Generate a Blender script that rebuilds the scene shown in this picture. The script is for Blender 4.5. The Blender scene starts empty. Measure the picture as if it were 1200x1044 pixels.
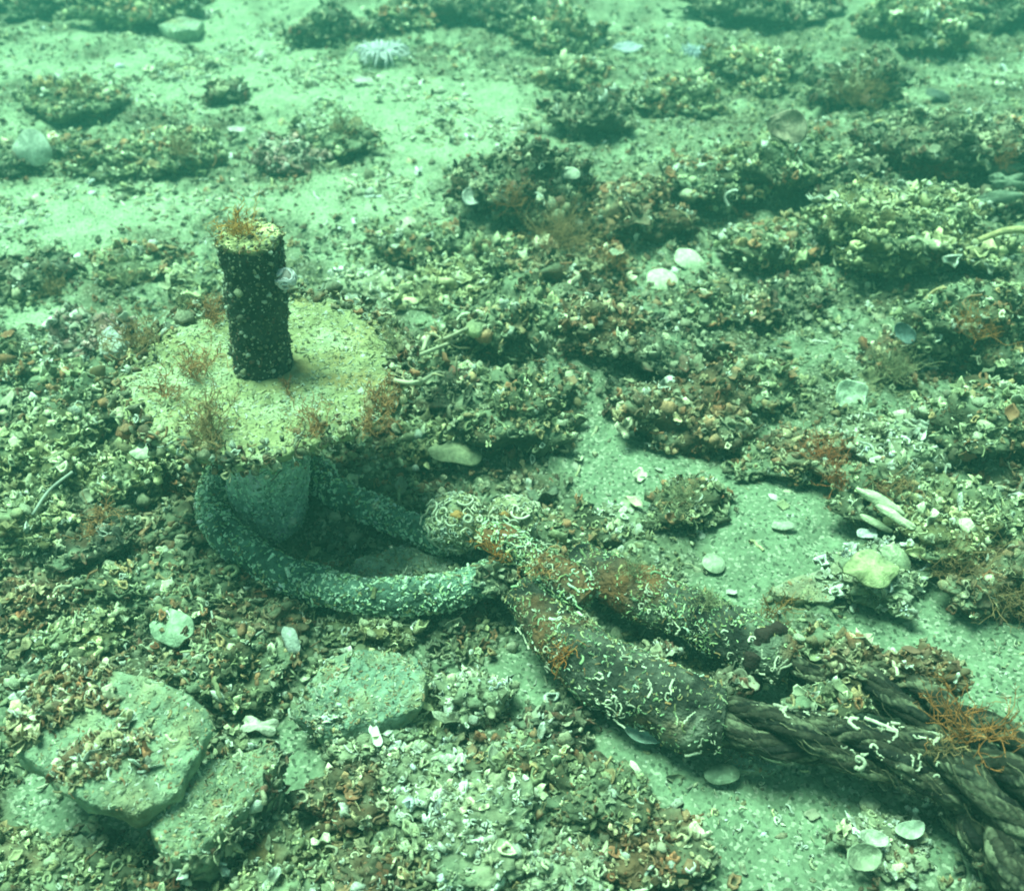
import bpy, math, random
import numpy as np
from mathutils import Vector

rng = np.random.default_rng(11)
random.seed(5)
S = bpy.context.scene
C = S.collection

# ------------------------------------------------------------------ camera, light, exposure
CAM_H, PITCH, FPX = 1.5, math.radians(38.0), 1178.0
cd = bpy.data.cameras.new('camera'); cam = bpy.data.objects.new('camera', cd); C.objects.link(cam)
cam.location = (0, 0, CAM_H); cam.rotation_euler = (math.pi/2 - PITCH, 0, 0)
cd.sensor_fit = 'HORIZONTAL'; cd.angle = 2*math.atan(600/FPX); cd.clip_start = .05; cd.clip_end = 300
cd.dof.use_dof = True; cd.dof.focus_distance = 1.9; cd.dof.aperture_fstop = 3.4
S.camera = cam

SUN_DIR = Vector((-.24, .16, .95)).normalized()      # towards the sun
WATER_TINT = (.51, 1.0, .71)                          # daylight that came down through green water
w = bpy.data.worlds.new('World'); S.world = w; w.use_nodes = True
nt = w.node_tree; nt.nodes.clear()
sky = nt.nodes.new('ShaderNodeTexSky'); sky.sky_type = 'NISHITA'; sky.sun_disc = False
sky.sun_elevation = math.asin(SUN_DIR.z); sky.sun_rotation = math.atan2(SUN_DIR.x, SUN_DIR.y)
mx = nt.nodes.new('ShaderNodeMix'); mx.data_type = 'RGBA'; mx.blend_type = 'MULTIPLY'; mx.inputs[0].default_value = 1
mx.inputs[7].default_value = (.62, 1.0, .62, 1)
bg = nt.nodes.new('ShaderNodeBackground'); bg.inputs[1].default_value = .072
wo = nt.nodes.new('ShaderNodeOutputWorld')
nt.links.new(sky.outputs[0], mx.inputs[6]); nt.links.new(mx.outputs[2], bg.inputs[0]); nt.links.new(bg.outputs[0], wo.inputs[0])

sd = bpy.data.lights.new('sun', 'SUN'); sd.energy = 5.0; sd.angle = math.radians(28); sd.color = WATER_TINT
sun = bpy.data.objects.new('sun', sd); C.objects.link(sun); sun.location = (-1, 2, 6)
sun.rotation_euler = SUN_DIR.to_track_quat('Z', 'Y').to_euler()

S.view_settings.view_transform = 'Standard'; S.view_settings.look = 'None'
S.view_settings.exposure = 1.25; S.view_settings.gamma = 1; S.view_settings.use_curve_mapping = False
S.render.engine = 'CYCLES'
S.cycles.use_denoising = True; S.cycles.filter_width = 1.9; S.cycles.max_bounces = 4; S.cycles.volume_bounces = 0

# ------------------------------------------------------------------ projection helpers (photograph 1200 x 1044)
cp, sp = math.cos(PITCH), math.sin(PITCH)
FWD = np.array([0, cp, -sp]); UP = np.array([0, sp, cp]); RT = np.array([1., 0, 0])
def P(u, v, z=0.):
    u = np.asarray(u, float); v = np.asarray(v, float); z = np.asarray(z, float)
    d = FWD*FPX + RT*(u[..., None]-600) + UP*(522-v[..., None])
    dz = np.minimum(d[..., 2], -60.)
    t = (z-CAM_H)/dz
    return np.stack([d[..., 0]*t, d[..., 1]*t, CAM_H+dz*t], -1)
def proj(p):
    q = np.asarray(p, float) - np.array([0, 0, CAM_H])
    dep = np.maximum(q@FWD, .05)
    return 600+FPX*(q@RT)/dep, 522-FPX*(q@UP)/dep, dep

# ------------------------------------------------------------------ noise
def _hash(i, j, k, s):
    n = (i*374761393 + j*668265263 + k*2147483647 + s*974634541) & 0xffffffff
    n = ((n ^ (n >> 13))*1274126177) & 0xffffffff
    n = (n ^ (n >> 16))
    return (n & 0xffff)/32767.5 - 1
def vnoise(p, s=0):
    p = np.asarray(p, float)
    if p.shape[-1] == 2: p = np.concatenate([p, np.zeros(p.shape[:-1]+(1,))], -1)
    i = np.floor(p).astype(np.int64); f = p-i; f = f*f*(3-2*f)
    r = 0
    for a in (0, 1):
        for b in (0, 1):
            for c in (0, 1):
                wt = (f[..., 0] if a else 1-f[..., 0])*(f[..., 1] if b else 1-f[..., 1])*(f[..., 2] if c else 1-f[..., 2])
                r = r + wt*_hash(i[..., 0]+a, i[..., 1]+b, i[..., 2]+c, s)
    return r
def fbm(p, o=4, s=0):
    p = np.asarray(p, float); r = 0; a = 1.
    for q in range(o):
        r = r + a*vnoise(p*2.03**q + q*7.3, s+q); a *= .5
    return r

# ------------------------------------------------------------------ mesh building
class MB:
    def __init__(s): s.v = []; s.f = []; s.c = []; s.n = 0; s.p = []
    def add(s, v, f, c=(.4, .4, .4)):
        v = np.asarray(v, float).reshape(-1, 3); f = np.asarray(f)
        c = np.asarray(c, float)
        if c.ndim == 1: c = np.tile(c, (len(v), 1))
        s.v.append(v); s.c.append(c)
        s.f.append((f+s.n)); s.n += len(v)
    def mesh(s, name, mat, origin=(0, 0, 0), smooth=True):
        v = np.concatenate(s.v) - np.array(origin); c = np.concatenate(s.c)
        tot = np.concatenate([np.full(len(f), f.shape[1]) for f in s.f])
        li = np.concatenate([f.ravel() for f in s.f])
        me = bpy.data.meshes.new(name)
        me.vertices.add(len(v)); me.vertices.foreach_set('co', v.astype(np.float32).ravel())
        me.loops.add(len(li)); me.loops.foreach_set('vertex_index', li.astype(np.int32))
        me.polygons.add(len(tot))
        me.polygons.foreach_set('loop_start', np.concatenate([[0], np.cumsum(tot)[:-1]]).astype(np.int32))
        me.polygons.foreach_set('use_smooth', np.full(len(tot), smooth))
        me.update(calc_edges=True)
        a = me.color_attributes.new('col', 'FLOAT_COLOR', 'POINT')
        a.data.foreach_set('color', np.concatenate([c, np.ones((len(c), 1))], 1).astype(np.float32).ravel())
        if mat: me.materials.append(mat)
        return me
    def points(s, name, origin):
        me = bpy.data.meshes.new(name); pos, eu, sc, ix, col = [np.concatenate(q) for q in zip(*s.p)]
        me.vertices.add(len(pos)); me.vertices.foreach_set('co', (pos-np.array(origin)).astype(np.float32).ravel())
        for nm, ty, fld, dat in (('rot', 'FLOAT_VECTOR', 'vector', eu), ('scl', 'FLOAT', 'value', sc), ('idx', 'INT', 'value', ix.astype(np.int32)),
                                 ('icol', 'FLOAT_COLOR', 'color', np.concatenate([col, np.ones((len(col), 1))], 1))):
            a = me.attributes.new(nm, ty, 'POINT'); a.data.foreach_set(fld, dat.ravel() if ty == 'INT' else dat.astype(np.float32).ravel())
        me.update(); return me
    def build(s, name, mat, parent=None, origin=(0, 0, 0), smooth=True):
        o = bpy.data.objects.new(name, s.points(name, origin) if s.p else s.mesh(name, mat, origin, smooth)); C.objects.link(o)
        if s.p: o.modifiers.new('pieces', 'NODES').node_group = piece_nodes()
        o.location = (0, 0, 0) if parent else origin
        if parent: o.parent = parent
        return o
def tag(o, label, cat, group=None):
    o['label'] = label; o['category'] = cat
    if group: o['group'] = group
    return o
def empty(name, loc, label, cat, group=None):
    o = bpy.data.objects.new(name, None); C.objects.link(o); o.location = loc
    return tag(o, label, cat, group)
def stuff(o): o['kind'] = 'stuff'; return o

def norm(a): return a/np.maximum(np.linalg.norm(a, axis=-1, keepdims=True), 1e-9)
def smooth_path(pts, n):
    p = np.asarray(pts, float); p = np.vstack([2*p[0]-p[1], p, 2*p[-1]-p[-2]])
    t = np.linspace(0, len(p)-3-1e-6, n); i = t.astype(int); f = (t-i)[:, None]
    a, b, c, d = p[i], p[i+1], p[i+2], p[i+3]
    return .5*(2*b + (c-a)*f + (2*a-5*b+4*c-d)*f**2 + (3*b-a-3*c+d)*f**3)
def frames(path):
    t = norm(np.gradient(path, axis=0)); n = np.zeros_like(t)
    x = np.cross(t[0], [0, 0, 1.]); 
    if np.linalg.norm(x) < 1e-3: x = np.cross(t[0], [1., 0, 0])
    n[0] = x/np.linalg.norm(x)
    for i in range(1, len(t)):
        q = n[i-1]-t[i]*np.dot(n[i-1], t[i]); n[i] = q/max(np.linalg.norm(q), 1e-9)
    return t, n, np.cross(t, n)
def sweep(path, rad, sides, cap=True, mod=None):
    path = np.asarray(path, float); N = len(path); t, n, b = frames(path)
    rad = np.broadcast_to(np.asarray(rad, float), (N,))
    th = np.linspace(0, 2*math.pi, sides, endpoint=False)
    R = rad[:, None]*np.ones((N, sides))
    if mod is not None: R = R*mod(np.linspace(0, 1, N)[:, None], th[None])
    v = path[:, None] + R[..., None]*(n[:, None]*np.cos(th)[None, :, None] + b[:, None]*np.sin(th)[None, :, None])
    i = np.arange(N-1)[:, None]*sides; j = np.arange(sides)[None]; k = (j+1) % sides
    q = np.stack([i+j, i+k, i+sides+k, i+sides+j], -1).reshape(-1, 4)
    v = v.reshape(-1, 3); f = [q]
    if cap:
        m = len(v); v = np.vstack([v, path[0], path[-1]]); j = np.arange(sides); k = (j+1) % sides
        f.append(np.stack([np.full(sides, m), k, j], -1)); f.append(np.stack([np.full(sides, m+1), (N-1)*sides+j, (N-1)*sides+k], -1))
    return v, f
def add_sweep(mb, path, rad, sides, col, cap=True, mod=None):
    v, f = sweep(path, rad, sides, cap, mod)
    q = f[0]; t = np.concatenate([np.stack([q[:, 0], q[:, 1], q[:, 2]], -1), np.stack([q[:, 0], q[:, 2], q[:, 3]], -1)] + f[1:])
    mb.add(v, t, col)
    return v

def ico(sub):
    import bmesh
    bm = bmesh.new(); bmesh.ops.create_icosphere(bm, subdivisions=sub, radius=1)
    v = np.array([x.co[:] for x in bm.verts]); f = np.array([[q.index for q in x.verts] for x in bm.faces]); bm.free()
    return v, f
ICO = {k: ico(k) for k in (1, 2, 3, 4, 5)}

# ------------------------------------------------------------------ small element templates (unit radius)
def t_cup(n=8, ruffle=.25, depth=.5, rings=(.5, 1.), el=.75, th=.12, ribs=0):
    a = np.linspace(0, 2*math.pi, n, endpoint=False); k = rng.integers(2, 5); ph = rng.uniform(0, 6.28)
    hm_ = lambda: sum(rng.normal(0, 1/(q+1))*np.sin(q*a+rng.uniform(0, 6.28)) for q in range(2, 7)) if n > 8 else rng.normal(0, 1, n)
    rr = 1 + ruffle*np.sin(k*a+ph)*.6 + hm_()*ruffle*.3
    zr = ruffle*.5*np.sin((k+1)*a+ph*2) + hm_()*ruffle*.25
    if ribs: zr = zr + .05*np.cos(ribs*a)
    top = [[0, 0, 0]]
    for q in rings: top += [[q*x*math.cos(t), q*x*math.sin(t)*el, depth*q*q+zz*q*q] for x, zz, t in zip(rr, zr, a)]
    V = np.array(top); B = V[-n:]*np.array([.96, .96, 1]) - [0, 0, th*1.0]; V = np.vstack([V, B, [[0, 0, -th*1.6]]])
    F = []; L = len(rings); j = np.arange(n); kx = (j+1) % n
    F.append(np.stack([0*j, 1+j, 1+kx], -1))
    for r in range(L):
        o0 = 1+r*n; o1 = o0+n
        F += [np.stack([o0+j, o1+j, o1+kx], -1), np.stack([o0+j, o1+kx, o0+kx], -1)]
    F.append(np.stack([0*j+1+(L+1)*n, 1+L*n+kx, 1+L*n+j], -1))
    return V, np.concatenate(F)
def t_curl(seg=8, sides=6, arc=None, r=.24):
    hd = 0.; kp = rng.normal(0, .35); q = np.zeros(3); el = rng.normal(0, .25); p = [q]
    for _ in range(seg):
        hd += kp; kp = .75*kp+rng.normal(0, .28); el = .7*el+rng.normal(0, .22); q = q+np.array([math.cos(hd)*math.cos(el), math.sin(hd)*math.cos(el), math.sin(el)])*.36; p.append(q)
    p = np.array(p); p = p-p.mean(0); r = r*rng.uniform(.6, 1.15)
    v, f = sweep(p, np.linspace(r*.7, r, seg+1), sides, False)
    q = f[0]
    return v, np.concatenate([q[:, [0, 1, 2]], q[:, [0, 2, 3]]])
def t_flake(n=6):
    a = np.sort(rng.uniform(0, 6.28, n)+0) if False else np.linspace(0, 6.28, n, endpoint=False)+rng.uniform(-.3, .3, n)
    r = rng.uniform(.6, 1.1, n); el = rng.uniform(.45, .9)
    T = np.stack([r*np.cos(a), r*np.sin(a)*el, rng.uniform(-.12, .12, n)], -1); c = [[0, 0, rng.uniform(.1, .35)]]
    Bt = T*[.95, .95, 1]-[0, 0, .14]
    V = np.vstack([c, T, Bt]); j = np.arange(n); k = (j+1) % n
    return V, np.concatenate([np.stack([0*j, 1+j, 1+k], -1), np.stack([1+j, 1+n+j, 1+n+k], -1), np.stack([1+j, 1+n+k, 1+k], -1)])
def t_peb():
    v, f = ICO[1]
    return v*rng.uniform(.75, 1.15, (len(v), 1))*np.array([1, rng.uniform(.6, 1), rng.uniform(.5, .8)]), f
def t_barn(n=9):
    a = np.linspace(0, 2*math.pi, n, endpoint=False); ph = rng.uniform(0, 6.28); k = rng.integers(2, 4)
    r = 1+.25*np.sin(k*a+ph)+rng.normal(0, .2, n); el = rng.uniform(.45, 1); h = rng.uniform(.35, .8)
    zr = h+.3*np.sin((k+1)*a+ph)+rng.normal(0, .22, n); rows = []
    for q, z in ((.85, -.35+0*a), (1.0, zr), (.72, zr+.05), (.5, .0*a-.05)): rows.append(np.stack([q*r*np.cos(a), q*r*np.sin(a)*el, z], -1))
    V = np.vstack(rows+[[[0, 0, -.12]]]); j = np.arange(n); kx = (j+1) % n; F = []
    for q in range(3): F += [np.stack([q*n+j, q*n+kx, q*n+n+kx], -1), np.stack([q*n+j, q*n+n+kx, q*n+n+j], -1)]
    F.append(np.stack([3*n+j, 3*n+kx, 0*j+4*n], -1)); return V, np.concatenate(F)
def t_knob():
    v, f = ICO[2]; return v*(1+.45*fbm(v*1.6+rng.uniform(0, 50), 3, 2))[:, None]*np.array([1, rng.uniform(.6, 1), rng.uniform(.55, .9)]), f
BARN = [t_barn() for _ in range(14)]; KNOB = [t_knob() for _ in range(8)]
CUPS = [t_cup(12, .75, rng.uniform(.3, .9), (.5, 1.), rng.uniform(.55, .95)) for _ in range(16)]
CURLS = [t_curl() for _ in range(22)]
SLIVER = [t_curl(4, 5, None, .36) for _ in range(12)]
FLAKES = [t_flake() for _ in range(10)]
PEBS = [t_peb() for _ in range(8)]

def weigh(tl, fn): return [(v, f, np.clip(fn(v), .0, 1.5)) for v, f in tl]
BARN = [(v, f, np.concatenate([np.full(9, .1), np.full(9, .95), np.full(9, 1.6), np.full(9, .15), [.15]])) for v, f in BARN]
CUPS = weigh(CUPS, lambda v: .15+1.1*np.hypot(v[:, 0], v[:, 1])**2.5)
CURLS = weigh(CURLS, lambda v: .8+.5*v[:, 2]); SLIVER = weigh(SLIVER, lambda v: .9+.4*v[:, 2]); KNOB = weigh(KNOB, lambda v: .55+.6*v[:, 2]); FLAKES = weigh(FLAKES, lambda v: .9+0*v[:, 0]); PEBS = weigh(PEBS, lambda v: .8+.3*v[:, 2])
FOUL_SHADE = np.array([.085, .075, .042])                      # brown turf on bases; hollow shade and rim highlights also painted by weight
def rand_rot(nrm, jitter):
    N = len(nrm); z = norm(nrm + rng.normal(0, 1, (N, 3))*jitter); a = norm(rng.normal(0, 1, (N, 3)))
    x = norm(np.cross(a, z)); y = np.cross(z, x)
    return np.stack([x, y, z], -1)
def scatter(mb, tmpl, pos, nrm, size, col, jitter=.5):
    pos = np.asarray(pos); N = len(pos)
    if N == 0: return
    R = rand_rot(np.broadcast_to(nrm, pos.shape), jitter)
    eu = np.stack([np.arctan2(R[:, 2, 1], R[:, 2, 2]), -np.arcsin(np.clip(R[:, 2, 0], -1, 1)), np.arctan2(R[:, 1, 0], R[:, 0, 0])], -1)
    ids = np.array([t[3] for t in tmpl])
    mb.p.append((pos, eu, np.asarray(size)*np.ones(N), ids[rng.integers(0, len(ids), N)], np.clip(col, .01, .8)))

PAL = {
 'yellow': [(.46, .42, .22), (.39, .36, .19), (.50, .48, .30), (.22, .18, .09), (.33, .32, .18), (.45, .44, .29)],
 'brown':  [(.28, .15, .08), (.40, .32, .19), (.22, .09, .045), (.52, .46, .31), (.32, .25, .14), (.14, .08, .05)],
 'dark':   [(.11, .10, .065), (.20, .18, .11), (.36, .33, .21), (.13, .06, .04), (.07, .07, .05), (.27, .25, .17)],
 'pale':   [(.52, .50, .36), (.62, .62, .50), (.44, .42, .26), (.34, .32, .2), (.56, .54, .42)],
 'pink':   [(.36, .20, .18), (.44, .30, .26), (.5, .45, .38), (.24, .12, .1), (.4, .36, .28)],
 'olive':  [(.30, .30, .16), (.40, .40, .24), (.22, .22, .12), (.48, .47, .32), (.15, .15, .09), (.33, .22, .11), (.26, .12, .06)],
 'sand':   [(.42, .40, .28), (.50, .48, .36), (.34, .32, .2), (.27, .25, .16), (.58, .57, .46), (.2, .17, .11)],
}
def palette(name, n, white=.08):
    p = np.array(PAL[name]); c = p[rng.integers(0, len(p), n)]*rng.uniform(.55, 1.75, (n, 1))
    wm = rng.random(n) < white
    c[wm] = np.array([.58, .58, .48])*rng.uniform(.85, 1.1, (wm.sum(), 1))
    return c

# ------------------------------------------------------------------ materials
def mat(name, rough=.85, attr=True, base=(.4, .4, .4), amp=.35, nscale=60, bump=.4, bscale=150, spec=.25, tint=None, tscale=9., tlo=.5, thi=.62, silt=0):
    m = bpy.data.materials.new(name); m.use_nodes = True; t = m.node_tree; N = t.nodes; L = t.links
    b = N['Principled BSDF']; b.inputs['Roughness'].default_value = rough; b.inputs['Specular IOR Level'].default_value = spec
    co = N.new('ShaderNodeTexCoord')
    n1 = N.new('ShaderNodeTexNoise'); n1.inputs['Scale'].default_value = nscale; n1.inputs['Detail'].default_value = 5
    L.new(co.outputs['Object'], n1.inputs['Vector'])
    mr = N.new('ShaderNodeMapRange'); mr.inputs[1].default_value = .3; mr.inputs[2].default_value = .7
    mr.inputs[3].default_value = 1-amp; mr.inputs[4].default_value = 1+amp
    L.new(n1.outputs['Fac'], mr.inputs[0])
    if attr:
        src = N.new('ShaderNodeAttribute'); src.attribute_name = 'col'; so = src.outputs['Color']
    else:
        src = N.new('ShaderNodeRGB'); src.outputs[0].default_value = (*base, 1); so = src.outputs[0]
    if tint is not None:
        n3 = N.new('ShaderNodeTexNoise'); n3.inputs['Scale'].default_value = tscale; n3.inputs['Detail'].default_value = 6
        L.new(co.outputs['Object'], n3.inputs['Vector'])
        r3 = N.new('ShaderNodeMapRange'); r3.inputs[1].default_value = tlo; r3.inputs[2].default_value = thi
        L.new(n3.outputs['Fac'], r3.inputs[0])
        x = N.new('ShaderNodeMix'); x.data_type = 'RGBA'; L.new(r3.outputs[0], x.inputs[0]); L.new(so, x.inputs[6]); x.inputs[7].default_value = (*tint, 1)
        so = x.outputs[2]
    if silt:
        ge = N.new('ShaderNodeNewGeometry'); sx = N.new('ShaderNodeSeparateXYZ'); L.new(ge.outputs['Normal'], sx.inputs[0])
        ns = N.new('ShaderNodeTexNoise'); ns.inputs['Scale'].default_value = 9; ns.inputs['Detail'].default_value = 4; L.new(ge.outputs['Position'], ns.inputs['Vector'])
        ra = N.new('ShaderNodeMapRange'); ra.inputs[1].default_value = .25; ra.inputs[2].default_value = .9; L.new(sx.outputs[2], ra.inputs[0])
        rb_ = N.new('ShaderNodeMapRange'); rb_.inputs[1].default_value = .42; rb_.inputs[2].default_value = .62; rb_.inputs[4].default_value = silt; L.new(ns.outputs['Fac'], rb_.inputs[0])
        pm = N.new('ShaderNodeMath'); pm.operation = 'MULTIPLY'; L.new(ra.outputs[0], pm.inputs[0]); L.new(rb_.outputs[0], pm.inputs[1])
        xs = N.new('ShaderNodeMix'); xs.data_type = 'RGBA'; L.new(pm.outputs[0], xs.inputs[0]); L.new(so, xs.inputs[6]); xs.inputs[7].default_value = (.225, .265, .17, 1); so = xs.outputs[2]
    mu = N.new('ShaderNodeVectorMath'); mu.operation = 'SCALE'; L.new(so, mu.inputs[0]); L.new(mr.outputs[0], mu.inputs['Scale'])
    L.new(mu.outputs[0], b.inputs['Base Color'])
    n2 = N.new('ShaderNodeTexNoise'); n2.inputs['Scale'].default_value = bscale; n2.inputs['Detail'].default_value = 4
    L.new(co.outputs['Object'], n2.inputs['Vector'])
    bp = N.new('ShaderNodeBump'); bp.inputs['Strength'].default_value = bump; bp.inputs['Distance'].default_value = .01
    L.new(n2.outputs['Fac'], bp.inputs['Height']); L.new(bp.outputs[0], b.inputs['Normal'])
    return m
M_shell = mat('shell', .75, silt=.35, amp=.35, nscale=90, bump=.35, bscale=220, spec=.3)
M_core = mat('rubble_core', .95, silt=.6, amp=.5, nscale=40, bump=.9, bscale=90, spec=.1)
M_rock = mat('rock', .9, amp=.45, nscale=38, bump=1.6, bscale=70, spec=.15, tint=(.30, .27, .15), tscale=14, tlo=.5, thi=.75)
M_alga = mat('alga', .8, amp=.3, nscale=40, bump=0, spec=.15)
M_post = mat('fouled_pipe', .9, amp=.5, nscale=60, bump=.8, bscale=120, spec=.15)
M_hose = mat('fouled_hose', .9, amp=.5, nscale=60, bump=1.3, bscale=110, spec=.2)
M_plate = mat('silted_plate', .95, amp=.28, nscale=45, bump=.6, bscale=140, spec=.1, tint=(.34, .36, .22), tscale=8)
M_rope = mat('rope', .9, amp=.4, nscale=70, bump=.5, bscale=200, spec=.15)
M_tube = mat('worm_tube', .6, amp=.15, nscale=60, bump=.15, bscale=150, spec=.35)

# small pieces: shapes kept in a library, set on points by one node tree (uncountable growth and rubble only)
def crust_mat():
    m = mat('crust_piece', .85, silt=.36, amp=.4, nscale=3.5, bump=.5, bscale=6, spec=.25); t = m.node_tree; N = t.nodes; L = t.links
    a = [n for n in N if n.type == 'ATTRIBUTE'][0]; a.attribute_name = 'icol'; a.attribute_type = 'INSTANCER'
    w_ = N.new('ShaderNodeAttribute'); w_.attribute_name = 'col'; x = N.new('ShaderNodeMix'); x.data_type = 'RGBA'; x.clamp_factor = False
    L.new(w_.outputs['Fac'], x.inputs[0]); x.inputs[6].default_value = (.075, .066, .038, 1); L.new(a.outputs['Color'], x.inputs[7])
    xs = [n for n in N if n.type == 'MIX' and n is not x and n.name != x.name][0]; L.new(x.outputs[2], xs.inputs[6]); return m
M_crust = crust_mat(); LIB = bpy.data.collections.new('piece_shapes')
def register(tl):
    out = []
    for v, f, wv in tl:
        q = MB(); q.add(v, f, np.repeat(wv[:, None], 3, 1)); o = bpy.data.objects.new('piece_%03d' % len(LIB.objects), q.mesh('piece', M_crust)); out.append((v, f, wv, len(LIB.objects))); LIB.objects.link(o)
    return out
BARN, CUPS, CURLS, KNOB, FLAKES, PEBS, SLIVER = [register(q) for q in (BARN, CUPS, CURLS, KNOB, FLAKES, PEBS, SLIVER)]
_PN = []
def piece_nodes():
    if _PN: return _PN[0]
    g = bpy.data.node_groups.new('pieces', 'GeometryNodeTree'); _PN.append(g); N = g.nodes; L = g.links
    g.interface.new_socket('Geometry', in_out='INPUT', socket_type='NodeSocketGeometry'); g.interface.new_socket('Geometry', in_out='OUTPUT', socket_type='NodeSocketGeometry')
    gi = N.new('NodeGroupInput'); go = N.new('NodeGroupOutput'); mp = N.new('GeometryNodeMeshToPoints'); ip = N.new('GeometryNodeInstanceOnPoints')
    ci = N.new('GeometryNodeCollectionInfo'); ci.inputs['Collection'].default_value = LIB; ci.inputs['Separate Children'].default_value = True; ci.inputs['Reset Children'].default_value = True
    def at(nm, ty): n = N.new('GeometryNodeInputNamedAttribute'); n.data_type = ty; n.inputs['Name'].default_value = nm; return n.outputs['Attribute']
    L.new(gi.outputs[0], mp.inputs[0]); L.new(mp.outputs[0], ip.inputs['Points']); L.new(ci.outputs[0], ip.inputs['Instance']); ip.inputs['Pick Instance'].default_value = True
    L.new(at('idx', 'INT'), ip.inputs['Instance Index']); er = N.new('FunctionNodeEulerToRotation'); L.new(at('rot', 'FLOAT_VECTOR'), er.inputs[0]); L.new(er.outputs[0], ip.inputs['Rotation'])
    L.new(at('scl', 'FLOAT'), ip.inputs['Scale']); L.new(ip.outputs[0], go.inputs[0]); return g

# sand: colour from vertex colours (rubble stain), fine grit and shell specks
def sand_mat():
    m = bpy.data.materials.new('sand'); m.use_nodes = True; t = m.node_tree; N = t.nodes; L = t.links
    b = N['Principled BSDF']; b.inputs['Roughness'].default_value = .95; b.inputs['Specular IOR Level'].default_value = .1
    co = N.new('ShaderNodeTexCoord'); at = N.new('ShaderNodeAttribute'); at.attribute_name = 'col'
    def noise(sc, d=5):
        n = N.new('ShaderNodeTexNoise'); n.inputs['Scale'].default_value = sc; n.inputs['Detail'].default_value = d
        L.new(co.outputs['Object'], n.inputs['Vector']); return n.outputs['Fac']
    def rng_(src, a, b_, c, d):
        r = N.new('ShaderNodeMapRange'); r.inputs[1].default_value = a; r.inputs[2].default_value = b_; r.inputs[3].default_value = c; r.inputs[4].default_value = d
        L.new(src, r.inputs[0]); return r.outputs[0]
    n1 = noise(13, 8); n2 = noise(110, 4)
    vo = N.new('ShaderNodeTexVoronoi'); vo.inputs['Scale'].default_value = 170; L.new(co.outputs['Object'], vo.inputs['Vector'])
    a1 = rng_(n1, .3, .7, .72, 1.22); a2 = rng_(n2, .3, .7, .75, 1.25)
    sep = N.new('ShaderNodeSeparateColor'); L.new(vo.outputs['Color'], sep.inputs[0])
    fl = rng_(sep.outputs[0], .80, .9, 0, 1); dk = rng_(sep.outputs[1], .84, .92, 1, .4)
    mm = N.new('ShaderNodeMath'); mm.operation = 'MULTIPLY'; L.new(a1, mm.inputs[0]); L.new(a2, mm.inputs[1])
    m2 = N.new('ShaderNodeMath'); m2.operation = 'MULTIPLY'; L.new(mm.outputs[0], m2.inputs[0]); L.new(dk, m2.inputs[1])
    vm = N.new('ShaderNodeVectorMath'); vm.operation = 'SCALE'; L.new(at.outputs['Color'], vm.inputs[0]); L.new(m2.outputs[0], vm.inputs['Scale'])
    x = N.new('ShaderNodeMix'); x.data_type = 'RGBA'
    fx = N.new('ShaderNodeMath'); fx.operation = 'MULTIPLY'; fx.inputs[1].default_value = .35; L.new(fl, fx.inputs[0])
    L.new(fx.outputs[0], x.inputs[0]); L.new(vm.outputs[0], x.inputs[6]); x.inputs[7].default_value = (.62, .6, .45, 1)
    L.new(x.outputs[2], b.inputs['Base Color'])
    ad = N.new('ShaderNodeMath'); ad.operation = 'ADD'; L.new(n2, ad.inputs[0]); L.new(fl, ad.inputs[1])
    bp = N.new('ShaderNodeBump'); bp.inputs['Strength'].default_value = .8; bp.inputs['Distance'].default_value = .008
    L.new(ad.outputs[0], bp.inputs['Height']); L.new(bp.outputs[0], b.inputs['Normal'])
    return m
M_sand = sand_mat()

# ------------------------------------------------------------------ seabed: where rubble lies and how the ground rises
SANDY = [(90, 80, 210, 60), (250, 60, 170, 60), (470, 110, 150, 60), (230, 230, 260, 40), (60, 250, 130, 50), (50, 365, 90, 16),
         (740, 540, 75, 60), (850, 600, 120, 55), (960, 640, 70, 60), (1120, 760, 130, 80), (960, 960, 170, 80), (330, 925, 45, 90),
         (640, 800, 45, 60), (1130, 85, 110, 30), (820, 20, 180, 14), (700, 950, 60, 40), (1000, 400, 70, 40), (220, 940, 60, 60), (420, 830, 50, 40),
         (560, 150, 120, 40), (60, 930, 60, 50), (900, 870, 120, 60), (1080, 690, 80, 60), (950, 930, 190, 90), (680, 790, 60, 70), (560, 930, 90, 40), (850, 690, 60, 30), (1160, 800, 90, 60)]
def sandiness(u, v):
    s = 0
    for a, b, c, d in SANDY: s = s + np.exp(-((u-a)/c)**2-((v-b)/d)**2)
    return np.clip(s, 0, 1.2)
HALO = []
SILT = [(335, 930, 42, 85), (640, 800, 45, 55), (705, 955, 50, 36), (950, 940, 170, 75), (740, 545, 75, 45), (860, 605, 100, 34), (1120, 750, 120, 65), (55, 925, 50, 40), (520, 780, 25, 30), (460, 830, 30, 25), (985, 640, 50, 30)]
MOUNDS = [(640, 255, .30, .08), (900, 210, .5, .08), (1150, 330, .35, .12), (1160, 560, .28, .12), (100, 470, .25, .05), (50, 610, .22, .07),
          (570, 430, .35, .09), (720, 400, .3, .07), (250, 770, .2, .03), (560, 980, .15, .03), (1100, 180, .5, .10), (690, 960, .15, .02)]
MXY = [(P(u, v), r, h) for u, v, r, h in MOUNDS]
def height(x, y):
    xy = np.stack([x, y], -1)
    z = -.02 + .022*fbm(xy*1.7, 3, 3) + .012*fbm(xy*7, 3, 9)
    for c, r, h in MXY: z = z + h*np.exp(-((x-c[0])**2+(y-c[1])**2)/(r*r))
    return z
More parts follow.
